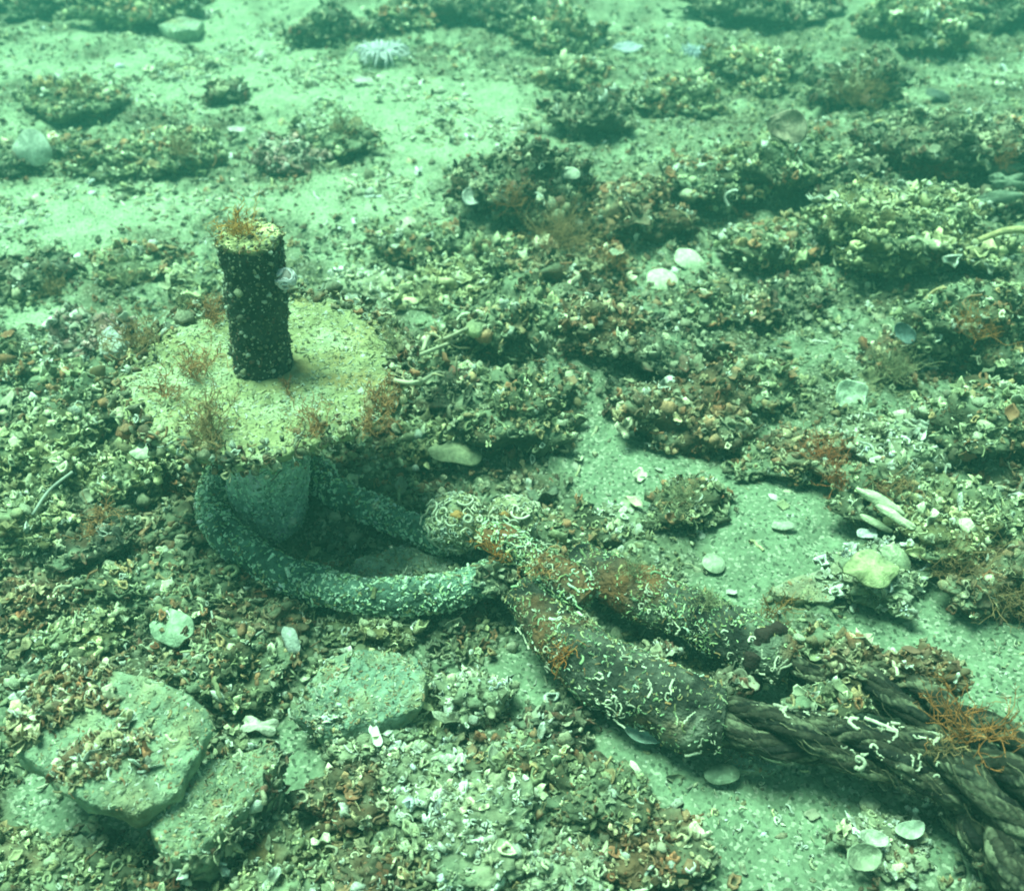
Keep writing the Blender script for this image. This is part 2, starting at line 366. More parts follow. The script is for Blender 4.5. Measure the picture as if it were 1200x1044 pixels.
def rubble(x, y):
    u, v, _ = proj(np.stack([x, y, 0*x], -1))
    m = 1 - sandiness(u, v)*1.05 + .28*fbm(np.stack([x, y], -1)*5, 3, 21)
    for a, b, c_ in HALO: m = m + .6*np.exp(-((u-a)/c_)**2-((v-b)/(c_*.5))**2)
    for a, b, c_, d_ in SILT: m = m - .9*np.exp(-((u-a)/c_)**2-((v-b)/d_)**2)
    m = m + np.clip(1.3-v/300, 0, 1)*.62*(fbm(np.stack([x, y], -1)*3.2, 4, 24)+.3)
    return np.clip(m, 0, 1)
CL = [
 # far edge
 (55, 4, 120, .45, 'dark', 'dark low rubble bank cut off by the far upper left corner'),
 (175, 12, 110, .5, 'olive', 'far olive rubble clump just right of the corner bank, behind the flat pale stone'),
 (392, 40, 85, .75, 'dark', 'dark tall rubble clump directly behind the white anemone'),
 (466, 28, 66, .6, 'olive', 'olive rubble lump touching the right flank of the dark clump behind the anemone'),
 (530, 12, 80, .6, 'dark', 'dark ragged rubble clump at the far edge right of the anemone'),
 (612, 20, 85, .5, 'dark', 'low dark rubble at the far edge between two ragged clumps'),
 (660, 45, 95, .55, 'olive', 'scattered olive rubble patch beyond the lone dark boulder'),
 (668, 92, 80, .45, 'olive', 'small olive shell heap between the far rubble patch and the lone dark boulder'),
 (688, 145, 88, .72, 'dark', 'lone dark rounded boulder with reddish crust on clear sand'),
 (880, 2, 160, .3, 'dark', 'long dark rubble strip along the far edge of the seabed'),
 (1078, 38, 115, .55, 'olive', 'far ragged clump with white flecks in front of the dark corner mass'),
 (1168, 20, 90, .7, 'dark', 'dark smooth mass in the far upper right corner'),
 (85, 122, 105, .55, 'olive', 'far olive clump with red brown top, uphill of the grey upright shell'),
 (15, 190, 70, .45, 'dark', 'small dark lump beside the grey upright shell at the margin'),
 (80, 172, 60, .4, 'olive', 'low olive heap just right of the grey upright shell'),
 (188, 178, 125, .45, 'olive', 'wide olive clump wearing a brown weed cap on the far sand'),
 (268, 112, 44, .7, 'dark', 'tiny dark clump alone on the far pale sand'),
 (342, 183, 72, .55, 'pink', 'pinkish crusted lump behind the upright post'),
 (392, 165, 75, .5, 'olive', 'olive hummock just right of the pinkish lump'),
 (790, 120, 90, .4, 'olive', 'flat olive rubble right of the lone dark boulder'),
 (875, 85, 110, .45, 'olive', 'pale flecked rubble ridge leading to the brown bushy weed'),
 (995, 112, 110, .65, 'dark', 'dark hollow clump under the tall brown bushy weed'),
 # upper right reef
 (1090, 175, 150, .45, 'dark', 'broad dark reef mound matted with reddish turf'),
 (1175, 170, 90, .6, 'brown', 'brown turf mound at the margin beside the broad dark reef mound'),
 (920, 195, 130, .5, 'olive', 'olive reef lump beneath the brown fan shell'),
 (840, 215, 110, .5, 'olive', 'olive shell heap downhill of the fan shell, beside weedy dark clump'),
 (985, 215, 110, .6, 'dark', 'dark shell clump between the fan shell lump and the broad mound'),
 (1062, 278, 175, .55, 'yellow', 'large yellow green crusted rock pitted with dark holes'),
 (1180, 245, 90, .5, 'dark', 'dark reef block under the layered oyster ridges'),
 (900, 290, 110, .5, 'olive', 'olive curl covered heap right of the two white shells'),
 # middle reef
 (628, 232, 135, .85, 'dark', 'tall black clump overgrown by feathery brown weed'),
 (735, 262, 105, .7, 'brown', 'brown shell clump uphill of the two white shells'),
 (585, 305, 90, .6, 'olive', 'rubble lump in front of the weedy black clump, nearest the oval white shell'),
 (668, 318, 100, .55, 'brown', 'brown curl clump downhill of the feathery weed'),
 (480, 285, 90, .5, 'olive', 'olive rubble hump right of the post top'),
 (520, 340, 110, .5, 'yellow', 'yellow rubble bank with dark gaps right of the round plate'),
 (430, 335, 80, .4, 'pale', 'pale rubble lump touching the rear rim of the plate'),
 (600, 385, 125, .65, 'olive', 'thick olive clump in the middle of the rubble ridge'),
 (700, 385, 110, .65, 'brown', 'brown flecked clump on the ridge below the white shells'),
 (765, 410, 110, .65, 'dark', 'dark clump with deep shade at the sandy channel head'),
 (835, 365, 90, .55, 'olive', 'olive clump at right end of the central rubble ridge'),
 (880, 365, 60, .6, 'brown', 'small brown lump with a bright lower rim by the ridge end'),
 (935, 355, 80, .45, 'dark', 'dark leaning slabby lump in front of the pitted yellow rock'),
 (500, 425, 95, .5, 'olive', 'olive rubble with thin stalks beside the plate rim'),
 (540, 470, 90, .6, 'dark', 'dark shaded rubble under the thin stalks'),
 (605, 492, 125, .8, 'olive', 'big rounded overhanging clump at the upper end of the sandy channel'),
 (445, 505, 85, .6, 'brown', 'brown rubble tucked under the right rim of the plate'),
 (505, 520, 70, .5, 'yellow', 'yellow ragged shell heap above the pale flat shell'),
 (812, 492, 115, .75, 'brown', 'rounded purple brown clump standing across the sandy channel'),
 (900, 540, 70, .4, 'olive', 'low olive crust slab right of the purple brown clump'),
 (880, 450, 100, .45, 'olive', 'flat olive rubble uphill of the purple brown clump'),
 (740, 470, 70, .4, 'dark', 'small dark rubble lump at the shaded channel wall'),
 # right reef
 (1145, 400, 150, .75, 'olive', 'tall ragged reef block with orange weed on top at the margin'),
 (1045, 425, 80, .5, 'brown', 'brown fuzzy lump beside the open dark mussel'),
 (975, 535, 95, .6, 'brown', 'reddish clump at the tip of the right hand reef'),
 (1060, 520, 110, .45, 'pale', 'pale shell rubble between the scallop and the dark hollow'),
 (1160, 500, 130, .5, 'olive', 'olive ledge over the dark hollow at the margin'),
 (1030, 590, 100, .6, 'olive', 'olive clump with leaning shell blades below the reddish clump'),
 (1120, 610, 120, .5, 'yellow', 'yellowish rubble slope under the dark hollow'),
 (1165, 680, 110, .55, 'brown', 'brown weedy bank above the sandy slope'),
 (1030, 675, 105, .5, 'pale', 'pale yellow oyster lump lying by itself on the sand'),
 # channel
 (655, 620, 90, .35, 'olive', 'thin grey green flaky crust on the sand beyond the knobs'),
 (805, 592, 85, .5, 'olive', 'small grey lump with hazy weed in mid channel'),
 (735, 605, 60, .25, 'pale', 'flat pale crust left of the hazy weed lump'),
 # left reef
 (30, 325, 100, .55, 'dark', 'dark clump at the left margin level with the post'),
 (155, 305, 90, .4, 'olive', 'weed dusted low clump left of the post'),
 (235, 330, 70, .4, 'yellow', 'small yellow rubble heap just left of the post and behind the plate'),
 (108, 405, 95, .7, 'pink', 'reddish clump left of the plate with a pale grey stone on its shoulder'),
 (40, 425, 90, .5, 'olive', 'greyish green ledge clump left of the reddish clump'),
 (110, 475, 115, .6, 'olive', 'knobbly clump below the reddish clump, left of the plate'),
 (35, 490, 85, .45, 'dark', 'dark ledge rubble at the margin below the green ledge'),
 (190, 490, 80, .5, 'brown', 'brown rubble under the left rim of the plate'),
 (50, 545, 125, .65, 'yellow', 'bright yellow knobbly clump at the left margin'),
 (150, 560, 105, .55, 'yellow', 'yellow curl clump right of the bright yellow knobbly one'),
 (35, 620, 95, .6, 'yellow', 'mustard lump below the bright yellow knobbly clump'),
 (205, 555, 85, .5, 'brown', 'brown rubble against the left side of the short wide pipe'),
 (110, 630, 110, .5, 'dark', 'dark rubble with red tufts left of the hose bend'),
 (190, 630, 95, .55, 'brown', 'brown curl rubble touching the hose bend'),
 (55, 695, 95, .45, 'brown', 'brown yellow rubble pile above the angular slab'),
 (150, 690, 105, .45, 'olive', 'olive frilly shell heap below the hose bend'),
 (235, 700, 110, .45, 'olive', 'grey green curl patch under the sagging hose'),
 (310, 715, 90, .45, 'brown', 'pinkish brown curl heap below the middle of the hose'),
 (95, 742, 85, .4, 'yellow', 'yellow shell pile at the back edge of the angular slab'),
 (275, 785, 110, .6, 'olive', 'shell clump wedged behind the two slabs'),
 (255, 745, 70, .5, 'brown', 'brown lump right of the ribbed fan shell'),
 # behind and within the loop
 (430, 560, 80, .6, 'olive', 'ruffled pale green clump on the rear run of the hose'),
 (405, 625, 75, .5, 'dark', 'dark shell clump inside the hose loop'),
 (385, 665, 50, .4, 'olive', 'small curl lump inside the loop against the front run of the hose'),
 (475, 585, 60, .5, 'olive', 'green crust clump left of the two knobs'),
 # front
 (435, 735, 90, .5, 'yellow', 'yellow barnacle lumps on the back edge of the rounded green stone'),
 (525, 715, 70, .5, 'dark', 'dark shell lump under the joint of the hoses'),
 (560, 822, 85, .8, 'pale', 'tall pale clump of upright curled shells'),
 (487, 838, 75, .6, 'yellow', 'yellow knobbly cluster left of the tall pale clump'),
 (430, 870, 75, .5, 'pale', 'pale shell heap in front of the green stone'),
 (650, 850, 75, .5, 'dark', 'dark shaded lump beneath the front sleeve'),
 (610, 895, 90, .4, 'olive', 'olive shell pile in front of the tall pale clump'),
 (500, 905, 95, .35, 'pale', 'flat pale shell scatter between knobbly cluster and the near mound'),
 (420, 945, 105, .55, 'brown', 'brown red curl clump near the front edge'),
 (555, 968, 120, .5, 'pale', 'near pale frosted mound with dark right side'),
 (705, 925, 105, .5, 'olive', 'near olive clump with grey shells under the rope shadow'),
 (760, 985, 100, .4, 'brown', 'near brown shell scatter right of the sand pocket'),
 (660, 1015, 90, .35, 'sand', 'sandy shell heap at the front edge below the sand pocket'),
 (320, 1010, 130, .5, 'yellow', 'yellow crusty clump at the front edge below the long slab'),
 (40, 1008, 85, .4, 'yellow', 'yellow green clump at the front below the angular slab'),
 (130, 1025, 90, .4, 'olive', 'olive lump cut by the front edge left of the long slab'),
 (440, 1025, 80, .45, 'brown', 'brown lump cut by the front edge below the brown red clump'),
 (1040, 985, 85, .3, 'pale', 'pile of pale stacked shells in front of the rope'),
 (1070, 915, 85, .3, 'sand', 'bank of stacked shell flakes beside the dark rope end'),
]
HALO += [(e[0], e[1]+e[2]*.15, e[2]*.62) for e in CL if e[1] > -50]
def G(u, v):
    z = np.zeros(np.shape(u))
    for _ in range(6):
        p = P(u, v, z); z = height(p[..., 0], p[..., 1])
    p = P(u, v, z)
    return p

def axis(lo, hi, n, far):
    core = np.linspace(lo, hi, n); st = core[1]-core[0]; out = []; x = 0; s = st
    while x < far: s *= 1.35; x += s; out.append(x)
    out = np.array(out)
    return np.concatenate([(lo-out)[::-1], core, hi+out])
ax = axis(-2.6, 2.6, 420, 24); ay = axis(.25, 5.2, 400, 24)
X, Y = np.meshgrid(ax, ay); XY = np.stack([X, Y], -1)
rb = rubble(X, Y)
Z = height(X, Y) + rb*(.022*np.abs(fbm(XY*14, 3, 31)) - .006) + .004*fbm(XY*40, 2, 41)
sand_c = np.array([.29, .34, .215]); dirt_c = np.array([.085, .075, .044])
k = (np.clip(rb*1.1-.1, 0, 1)*np.clip(.62+.5*fbm(XY*9, 3, 55), .1, 1))[..., None]
dim_silt_c = np.array([.165, .205, .13]); fs = np.clip((Y-1.9)/1.2-.35*(X-.2), 0, 1)[..., None]  # near silt darker, with the light's falloff from far left painted in
sand_c = dim_silt_c*(1-fs)+sand_c*fs
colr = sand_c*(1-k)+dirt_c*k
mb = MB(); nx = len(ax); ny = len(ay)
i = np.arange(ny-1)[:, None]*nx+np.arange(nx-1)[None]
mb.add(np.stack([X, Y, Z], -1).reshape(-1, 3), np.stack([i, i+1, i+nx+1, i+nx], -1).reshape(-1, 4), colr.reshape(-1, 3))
sb = mb.build('seabed', M_sand); sb['kind'] = 'structure'

# the water between the camera and the far seabed
import bmesh
bm = bmesh.new(); bmesh.ops.create_cube(bm, size=1)
me = bpy.data.meshes.new('haze'); bm.to_mesh(me); bm.free()
hz = bpy.data.objects.new('haze', me); C.objects.link(hz); hz['kind'] = 'stuff'
hz.scale = (72, 72, 3.2); hz.location = (0, 2.7, .3)
hm = bpy.data.materials.new('haze'); hm.use_nodes = True; t = hm.node_tree; t.nodes.clear()
pv = t.nodes.new('ShaderNodeVolumePrincipled'); ho = t.nodes.new('ShaderNodeOutputMaterial')
pv.inputs['Color'].default_value = (.28, .95, .80, 1); pv.inputs['Density'].default_value = .036; pv.inputs['Anisotropy'].default_value = .2
t.links.new(pv.outputs[0], ho.inputs['Volume']); me.materials.append(hm)

# ------------------------------------------------------------------ loose shell rubble and grit over the seabed (uncountable)
def field(n, screen=True):
    if screen: p = G(rng.uniform(-260, 1460, n), rng.uniform(-110, 1180, n))
    else:
        x = rng.uniform(-3, 3, n); y = rng.uniform(.5, 5.4, n); p = np.stack([x, y, height(x, y)], -1)
    return p
UPV = np.array([0, 0, 1.])
def keepout(p): return ((p[:, 0]+.494)**2+(p[:, 1]-1.69)**2 > .12**2)
p = np.vstack([field(60000), field(26000, False)]); p = p[keepout(p)]
r = rubble(p[:, 0], p[:, 1]); uu, vv_, _ = proj(p); p = p[(rng.random(len(p)) < r**1.6*.95) & ~((uu > 0) & (uu < 215) & (vv_ > 925) & (vv_ < 975))]
n = len(p); kind = rng.random(n)
mb = MB()
p[:, 2] += rng.uniform(-.004, .02, n)
zone = fbm(p[:, :2]*3.2, 3, 77)
col = palette('olive', n, .05)
for nm, sel in (('brown', zone > .28), ('yellow', zone < -.38), ('dark', (zone > .02) & (zone < .2))): col[sel] = palette(nm, sel.sum(), .05)
sz = rng.gamma(3, .0021, n)+.0025
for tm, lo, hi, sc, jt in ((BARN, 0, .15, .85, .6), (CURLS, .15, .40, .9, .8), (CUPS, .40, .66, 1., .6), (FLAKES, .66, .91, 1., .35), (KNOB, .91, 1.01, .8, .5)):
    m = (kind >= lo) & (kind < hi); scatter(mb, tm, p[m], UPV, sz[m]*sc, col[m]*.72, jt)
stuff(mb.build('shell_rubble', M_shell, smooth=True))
xf = rng.uniform(-3.2, 3, 42000); yf = rng.uniform(2., 5.6, 42000)
p = np.vstack([field(34000), field(26000, False), np.stack([xf, yf, height(xf, yf)], -1)]); p = p[keepout(p)]
r = rubble(p[:, 0], p[:, 1]); p = p[(rng.random(len(p)) < np.clip(1.15-r, .1, 1)*np.clip(.5+.9*fbm(p[:, :2]*4, 3, 91), .05, 1)*np.clip((p[:, 1]-.9)/1.6-.2*(p[:, 0]-.2), .28, 1))]
n = len(p); p[:, 2] += rng.uniform(-.001, .004, n)
mb = MB(); sz = (rng.gamma(2.2, .0021, n)+.0016)*np.clip(p[:, 1]/1.7, .85, 1.9); kd = rng.random(n); cl = palette('sand', n, .08); cl[kd < .22] = palette('yellow', (kd < .22).sum(), .0)
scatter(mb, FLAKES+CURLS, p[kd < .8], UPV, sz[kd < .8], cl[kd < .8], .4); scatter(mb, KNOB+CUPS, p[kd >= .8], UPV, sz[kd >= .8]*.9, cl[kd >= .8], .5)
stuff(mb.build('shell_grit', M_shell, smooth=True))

# ------------------------------------------------------------------ shell meshes shared by alike pieces
def shell_mesh(colr, el=.8, depth=.35, ruffle=.2, n=14, ribs=0):
    mb = MB(); v, f = t_cup(n, ruffle, depth, (.35, .7, 1.), el, .09, ribs)
    rr = np.linalg.norm(v[:, :2], axis=1)
    band = 1-.22*(np.sin(rr*16) > .2)+.1*(rr > .8)
    c = np.array(colr)[None]*band[:, None]
    mb.add(v, f, c); return mb.mesh('shell', M_shell, smooth=True)
SHELL = {}
for nm in PAL:
    SHELL[nm] = [shell_mesh(palette(nm, 1, 0)[0]*1.1, rng.uniform(.6, .9), rng.uniform(.2, .6), rng.uniform(.15, .4)) for _ in range(5)]
    SHELL[nm].append(shell_mesh((.36, .35, .25), .75, .4, .3))
def eul(R): 
    from mathutils import Matrix
    return Matrix(R.tolist()).to_euler()

# ------------------------------------------------------------------ clumps of rubble grown together
def blob(loc, rx, ry, rz, sub, seed, rough=.5):
    v, f = ICO[sub]; s = 1.6
    d = 1 + rough*fbm(v*s+seed*3.7, 3, seed) + .42*np.abs(fbm(v*3.6+seed, 2, seed+5)) - .2
    v = v*d[:, None]*np.array([rx, ry, rz])
    nar = 1-.38*np.clip(.25-v[:, 2]/rz, 0, 1); v[:, 0] *= nar; v[:, 1] *= nar
    zb = -.45*rz; v[:, 2] = np.where(v[:, 2] < zb, zb+(v[:, 2]-zb)*.35, v[:, 2])
    v = v + norm(v)*(.0085*np.abs(fbm(v*34+seed, 2, seed+8)))[:, None]
    return v + np.array([0, 0, .42*rz]) + loc, f
def surf_sample(v, f, n, lo=-.25):
    a = v[f[:, 0]]; b = v[f[:, 1]]; c = v[f[:, 2]]; nr = np.cross(b-a, c-a); ar = np.linalg.norm(nr, axis=1); nr = nr/np.maximum(ar, 1e-12)[:, None]
    wgt = ar*(nr[:, 2] > lo); k = rng.choice(len(f), n, p=wgt/wgt.sum())
    r1 = np.sqrt(rng.random(n))[:, None]; r2 = rng.random(n)[:, None]
    return a[k]*(1-r1)+b[k]*r1*(1-r2)+c[k]*r1*r2, nr[k]
CORE = {'yellow': (.075, .066, .03), 'brown': (.055, .038, .022), 'dark': (.03, .029, .02), 'pale': (.15, .15, .095), 'pink': (.08, .05, .04), 'olive': (.052, .051, .03), 'sand': (.2, .2, .13)}  # bodies darkened to paint shade into the gaps between pieces
NCL = 0
def clump(u, v, wpx, hr, style, label, group=None, name='rubble_clump', cat='rubble clump', dens=1., esz=1., nsh=None, asp=.85, z=None, mix=(.17, .27, .36, .06)):
    global NCL; NCL += 1
    g = G(u, v+wpx*.10) if z is None else P(u, v, z)
    dep = proj(g)[2]; rx = float(wpx*.55/FPX*dep); ry = rx*asp; rz = rx*hr*(.88 if u > 440 or v > 380 else .68)
    g = g-np.array([0, 0, rz*.12])
    V, F = blob(g, rx, ry, rz, 5 if dep < 2.2 and wpx > 70 else 4, NCL)
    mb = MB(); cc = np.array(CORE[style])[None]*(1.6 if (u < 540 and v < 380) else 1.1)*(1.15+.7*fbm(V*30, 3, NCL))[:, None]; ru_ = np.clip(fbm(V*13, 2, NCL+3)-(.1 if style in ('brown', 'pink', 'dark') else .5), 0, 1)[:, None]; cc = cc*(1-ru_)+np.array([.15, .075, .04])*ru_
    mb.add(V, F, np.clip(cc, .01, 1))
    o = mb.build(name, M_core, None, tuple(g)); tag(o, label, cat, group)
    area = rx*ry*3.2+rx*rz*3
    base = .0076*(dep/2.1)**.65*esz
    n = int(np.clip(dens*area/(base*base*1.5), 100, 2400))
    p, nr = surf_sample(V, F, n); kd = rng.random(n); s = base*rng.gamma(3.2, .3, n)*.92; col = palette(style, n, .06)
    mb = MB(); p = p + nr*(s*.2)[:, None]
    cut = np.cumsum((0,)+mix+(1.,))
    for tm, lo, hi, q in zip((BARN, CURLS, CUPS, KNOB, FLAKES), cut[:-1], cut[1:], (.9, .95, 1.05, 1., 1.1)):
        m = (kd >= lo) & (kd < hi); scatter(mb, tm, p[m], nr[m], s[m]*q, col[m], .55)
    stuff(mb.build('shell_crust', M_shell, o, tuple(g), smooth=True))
    k = nsh if nsh is not None else int(np.clip(rx*55, 3, 9))
    p, nr = surf_sample(V, F, k, .1); R = rand_rot(nr, .55)
    for q in range(k):
        sh = bpy.data.objects.new('shell', SHELL[style][rng.integers(0, 6)]); C.objects.link(sh); sh.parent = o
        ss = base*rng.uniform(1.6, 2.7); sh.scale = (ss,)*3
        sh.location = tuple(p[q]+nr[q]*ss*.25-g); sh.rotation_euler = eul(R[q])
    return o, V, F

for e in CL: clump(*e, group='crusted rubble clumps on the seabed')

# ------------------------------------------------------------------ angular stones
def slab(outline, z, tilt, thick, name, label, cat, colr, z_ref=None, seed=1, crust=None, silt=None):
    """outline in photograph pixels, on a plane through z (at its middle) tilted by (dz/dx, dz/dy)"""
    o = np.array(outline, float); c0 = P(o[:, 0].mean(), o[:, 1].mean(), z)
    pts = []
    for a, b in o:
        zz = z
        for _ in range(8):
            q = P(a, b, zz); zz = z+(q[0]-c0[0])*tilt[0]+(q[1]-c0[1])*tilt[1]
        pts.append(P(a, b, zz))
    pts = np.array(pts); n = len(pts)
    # resample the outline
    ring = []
    for k in range(n):
        a, b = pts[k], pts[(k+1) % n]
        for s in np.linspace(0, 1, 8, endpoint=False): ring.append(a+(b-a)*s)
    ring = np.array(ring); N = len(ring); cen = ring.mean(0)
    lay = []
    prof = [(0, 0.), (.2, 0.), (.4, 0.), (.58, 0.), (.74, 0.), (.88, 0.), (.97, .01), (1.0, .05), (1.0, .22), (.985, .45), (.93, .75), (.80, 1.)]
    for q, d in prof[1:]:
        L = cen+(ring-cen)*q; L = L-np.array([tilt[0]*.3, tilt[1]*.3, 1])*thick*d; lay.append(L)
    V = np.vstack([cen[None]]+lay+[(cen-np.array([0, 0, thick*1.05]))[None]])
    F4 = []; F3 = []; j = np.arange(N); k = (j+1) % N
    F3.append(np.stack([0*j, 1+j, 1+k], -1))
    for r in range(len(lay)-1):
        a = 1+r*N; F3 += [np.stack([a+j, a+N+j, a+N+k], -1), np.stack([a+j, a+N+k, a+k], -1)]
    a = 1+(len(lay)-1)*N; F3.append(np.stack([a+j, 0*j+len(V)-1, a+k], -1))
    F = np.concatenate(F3)
    e = norm(V-cen)
    V = V + e*(.010*fbm(V*16, 4, seed)+.004*fbm(V*55, 2, seed+3))[:, None] + np.array([0, 0, 1])*(.010*fbm(V*9, 4, seed+9)-.006*np.abs(fbm(V*24, 3, seed+12)))[:, None]
    # orientation check
    a_, b_, c_ = V[F[0]]
    if np.cross(b_-a_, c_-a_)[2] < 0: F = F[:, ::-1]
    col = np.array(colr)[None]*(1+.28*fbm(V*12, 4, seed+1))[:, None]
    rusty = np.clip(fbm(V*7, 3, seed+2)-.1, 0, 1)[:, None]; col = col*(1-rusty*.7)+np.array([.2, .13, .06])*rusty*.7
    mb = MB(); mb.add(V, F, np.clip(col, .02, .8)); o_ = mb.build(name, M_rock, None, tuple(cen)); tag(o_, label, cat)
    if crust:
        style, cnt, sel, sz = crust
        p, nr = surf_sample(V, F, cnt*4, -.2); m = sel(p, nr, cen); p = p[m][:cnt]; nr = nr[m][:cnt]; q = len(p)
        mb = MB(); kd = rng.random(q); s = sz*rng.gamma(5, .2, q); cc = palette(style, q, .12)
        for tm, lo, hi in ((CUPS, 0, .45), (CURLS, .45, .8), (FLAKES, .8, 1.1)):
            mm = (kd >= lo) & (kd < hi); scatter(mb, tm, p[mm]+nr[mm]*.002, nr[mm], s[mm], cc[mm], .7)
        stuff(mb.build('shell_crust', M_shell, o_, tuple(cen), smooth=True))
    if silt:
        silt *= 4; p, nr = surf_sample(V, F, silt, .3); mb = MB(); scatter(mb, CURLS+FLAKES, p, nr, rng.gamma(3, .0010, silt)+.001, palette('olive', silt, .15), .35)
        stuff(mb.build('fouling', M_shell, o_, tuple(cen), smooth=True))
    return o_, cen

slab([(30, 800), (95, 777), (180, 786), (212, 806), (245, 848), (236, 880), (206, 922), (160, 952), (105, 942), (20, 882), (8, 845)], .165, (.03, .20), .065,
     'angular_slab', 'big angular grey green stone slab with brown shell crust on its left half', 'stone', (.21, .25, .165), seed=3,
     crust=('brown', 640, lambda p, nr, c: (((p[:, 0] < c[0]-.01+.03*np.sin(p[:, 1]*40)) & (p[:, 1] > c[1]-.01+.02*np.sin(p[:, 0]*50))) | ((p[:, 0] < c[0]+.06) & (fbm(p*20, 2, 9) > .35))) & (fbm(p*14, 2, 8) > -.3) & (nr[:, 2] > .5), .0095), silt=240)
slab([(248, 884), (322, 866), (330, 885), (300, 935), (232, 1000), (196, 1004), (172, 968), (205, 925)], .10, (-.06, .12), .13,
     'long_slab', 'long tilted stone slab, shaded side darkened by added crust, in front of the angular slab', 'stone', (.20, .235, .15), seed=5,
     crust=('dark', 260, lambda p, nr, c: (nr[:, 2] < .6) & (p[:, 0] > c[0]-.06), .010), silt=200)  # dark pieces on the side faces stand in for their shade
slab([(346, 836), (360, 800), (386, 770), (440, 760), (492, 768), (503, 792), (488, 825), (440, 848), (380, 856)], .055, (.03, .26), .06,
     'rounded_stone', 'rounded grey green stone in front of the hose with white curls on its left end', 'stone', (.165, .215, .155), seed=7,
     crust=('pale', 90, lambda p, nr, c: (p[:, 0] < c[0]-.03), .007), silt=200)
slab([(398, 690), (420, 655), (470, 640), (520, 650), (545, 664), (490, 690)], .025, (-.05, .1), .05,
     'wedge_stone', 'flat wedge shaped stone lying inside the hose loop', 'stone', (.24, .28, .21), seed=9,
     crust=('pale', 70, lambda p, nr, c: (p[:, 1] < c[1]-.0), .009), silt=150)
slab([(185, 28), (215, 18), (238, 24), (232, 34), (205, 38)], .04, (0, .1), .07, 'flat_stone', 'flat pale stone resting on far rubble near the upper left corner', 'stone', (.30, .34, .25), seed=11, silt=40)
slab([(905, 690), (940, 676), (968, 668), (985, 680), (975, 700), (915, 700)], .02, (0, .1), .03, 'flat_stone', 'flat greenish stone beside the pale yellow oyster lump', 'stone', (.32, .34, .24), seed=12, silt=40)
slab([(850, 885), (885, 878), (920, 895), (905, 905), (860, 900)], .0, (0, .05), .03, 'flat_stone', 'flat dusky stone half under the rope near the sleeve end', 'stone', (.18, .22, .16), seed=13, silt=20)
slab([(110, 392), (128, 380), (142, 392), (138, 410), (118, 412)], .14, (0, .1), .06, 'grey_stone', 'small pale grey stone on the shoulder of the reddish clump', 'stone', (.42, .42, .38), seed=14, silt=10)

# ------------------------------------------------------------------ the mooring post: short wide pipe, round plate, upright post
AX, AY, PZ, PR = -.484, 1.69, .385, .29
root = empty('mooring_post', (AX, AY, 0), 'dark upright post on a round silted plate over a short wide pipe', 'mooring post')
org = (AX, AY, 0)
def lathe(prof, sides, nz, seed, amp, fr=14):
    prof = np.array(prof, float); th = np.linspace(0, 2*math.pi, sides, endpoint=False); N = len(prof)
    V = np.stack([prof[:, None, 0]*np.cos(th), prof[:, None, 0]*np.sin(th), prof[:, None, 1]+0*th], -1).reshape(-1, 3)
    V = V+np.array([AX, AY, 0]); rad = norm(np.stack([V[:, 0]-AX, V[:, 1]-AY, 0*V[:, 0]], -1))
    V = V + rad*(amp*fbm(V*fr, 4, seed))[:, None] + np.array([0, 0, 1])*(nz*fbm(V*18, 3, seed+4))[:, None]
    i = np.arange(N-1)[:, None]*sides; j = np.arange(sides)[None]; k = (j+1) % sides
    q = np.stack([i+j, i+k, i+sides+k, i+sides+j], -1).reshape(-1, 4)
    return V, np.concatenate([q[:, [0, 1, 2]], q[:, [0, 2, 3]]])
# post
hz_ = np.linspace(PZ-.01, PZ+.278, 40); pr = .0575
prof = [(pr*1.05, hz_[0])]+[(pr, z) for z in hz_]+[(pr*.97, hz_[-1]+.006), (pr*.8, hz_[-1]+.009), (pr*.4, hz_[-1]+.01), (.001, hz_[-1]+.01)]
Vp, Fp = lathe(prof, 64, .002, 21, .006, 22); top = Vp[:, 2] > PZ+.276
Vp[:, 0] += -.018+(Vp[:, 2]-PZ)*.075; XT = AX-.018+.021
cc = np.where(top[:, None], np.array([.38, .35, .17]), np.array([.034, .038, .03]))*(1+.5*fbm(Vp*30, 3, 2))[:, None]
mb = MB(); mb.add(Vp, Fp, np.clip(cc, .008, .7)); mb.build('post', M_post, root, org)
p, nr = surf_sample(Vp, Fp, 2600, -.3); mb = MB(); s = rng.gamma(2.5, .0009, 2600)+.0009
c9 = palette('dark', 2600, .14)*.8; scatter(mb, SLIVER+FLAKES+PEBS+KNOB, p, nr, s, c9, .5); stuff(mb.build('barnacle_specks', M_shell, root, org, smooth=False))
# collar of growth round the foot and rim of the post
mb = MB(); a = rng.uniform(0, 6.28, 60); p = np.stack([XT+.06*np.cos(a), AY+.06*np.sin(a), PZ+.283+rng.uniform(-.012, .004, 60)], -1)
scatter(mb, CUPS+CURLS, p, UPV, rng.uniform(.004, .008, 60), palette('brown', 60, .1), .8); stuff(mb.build('rim_growth', M_shell, root, org, smooth=False))
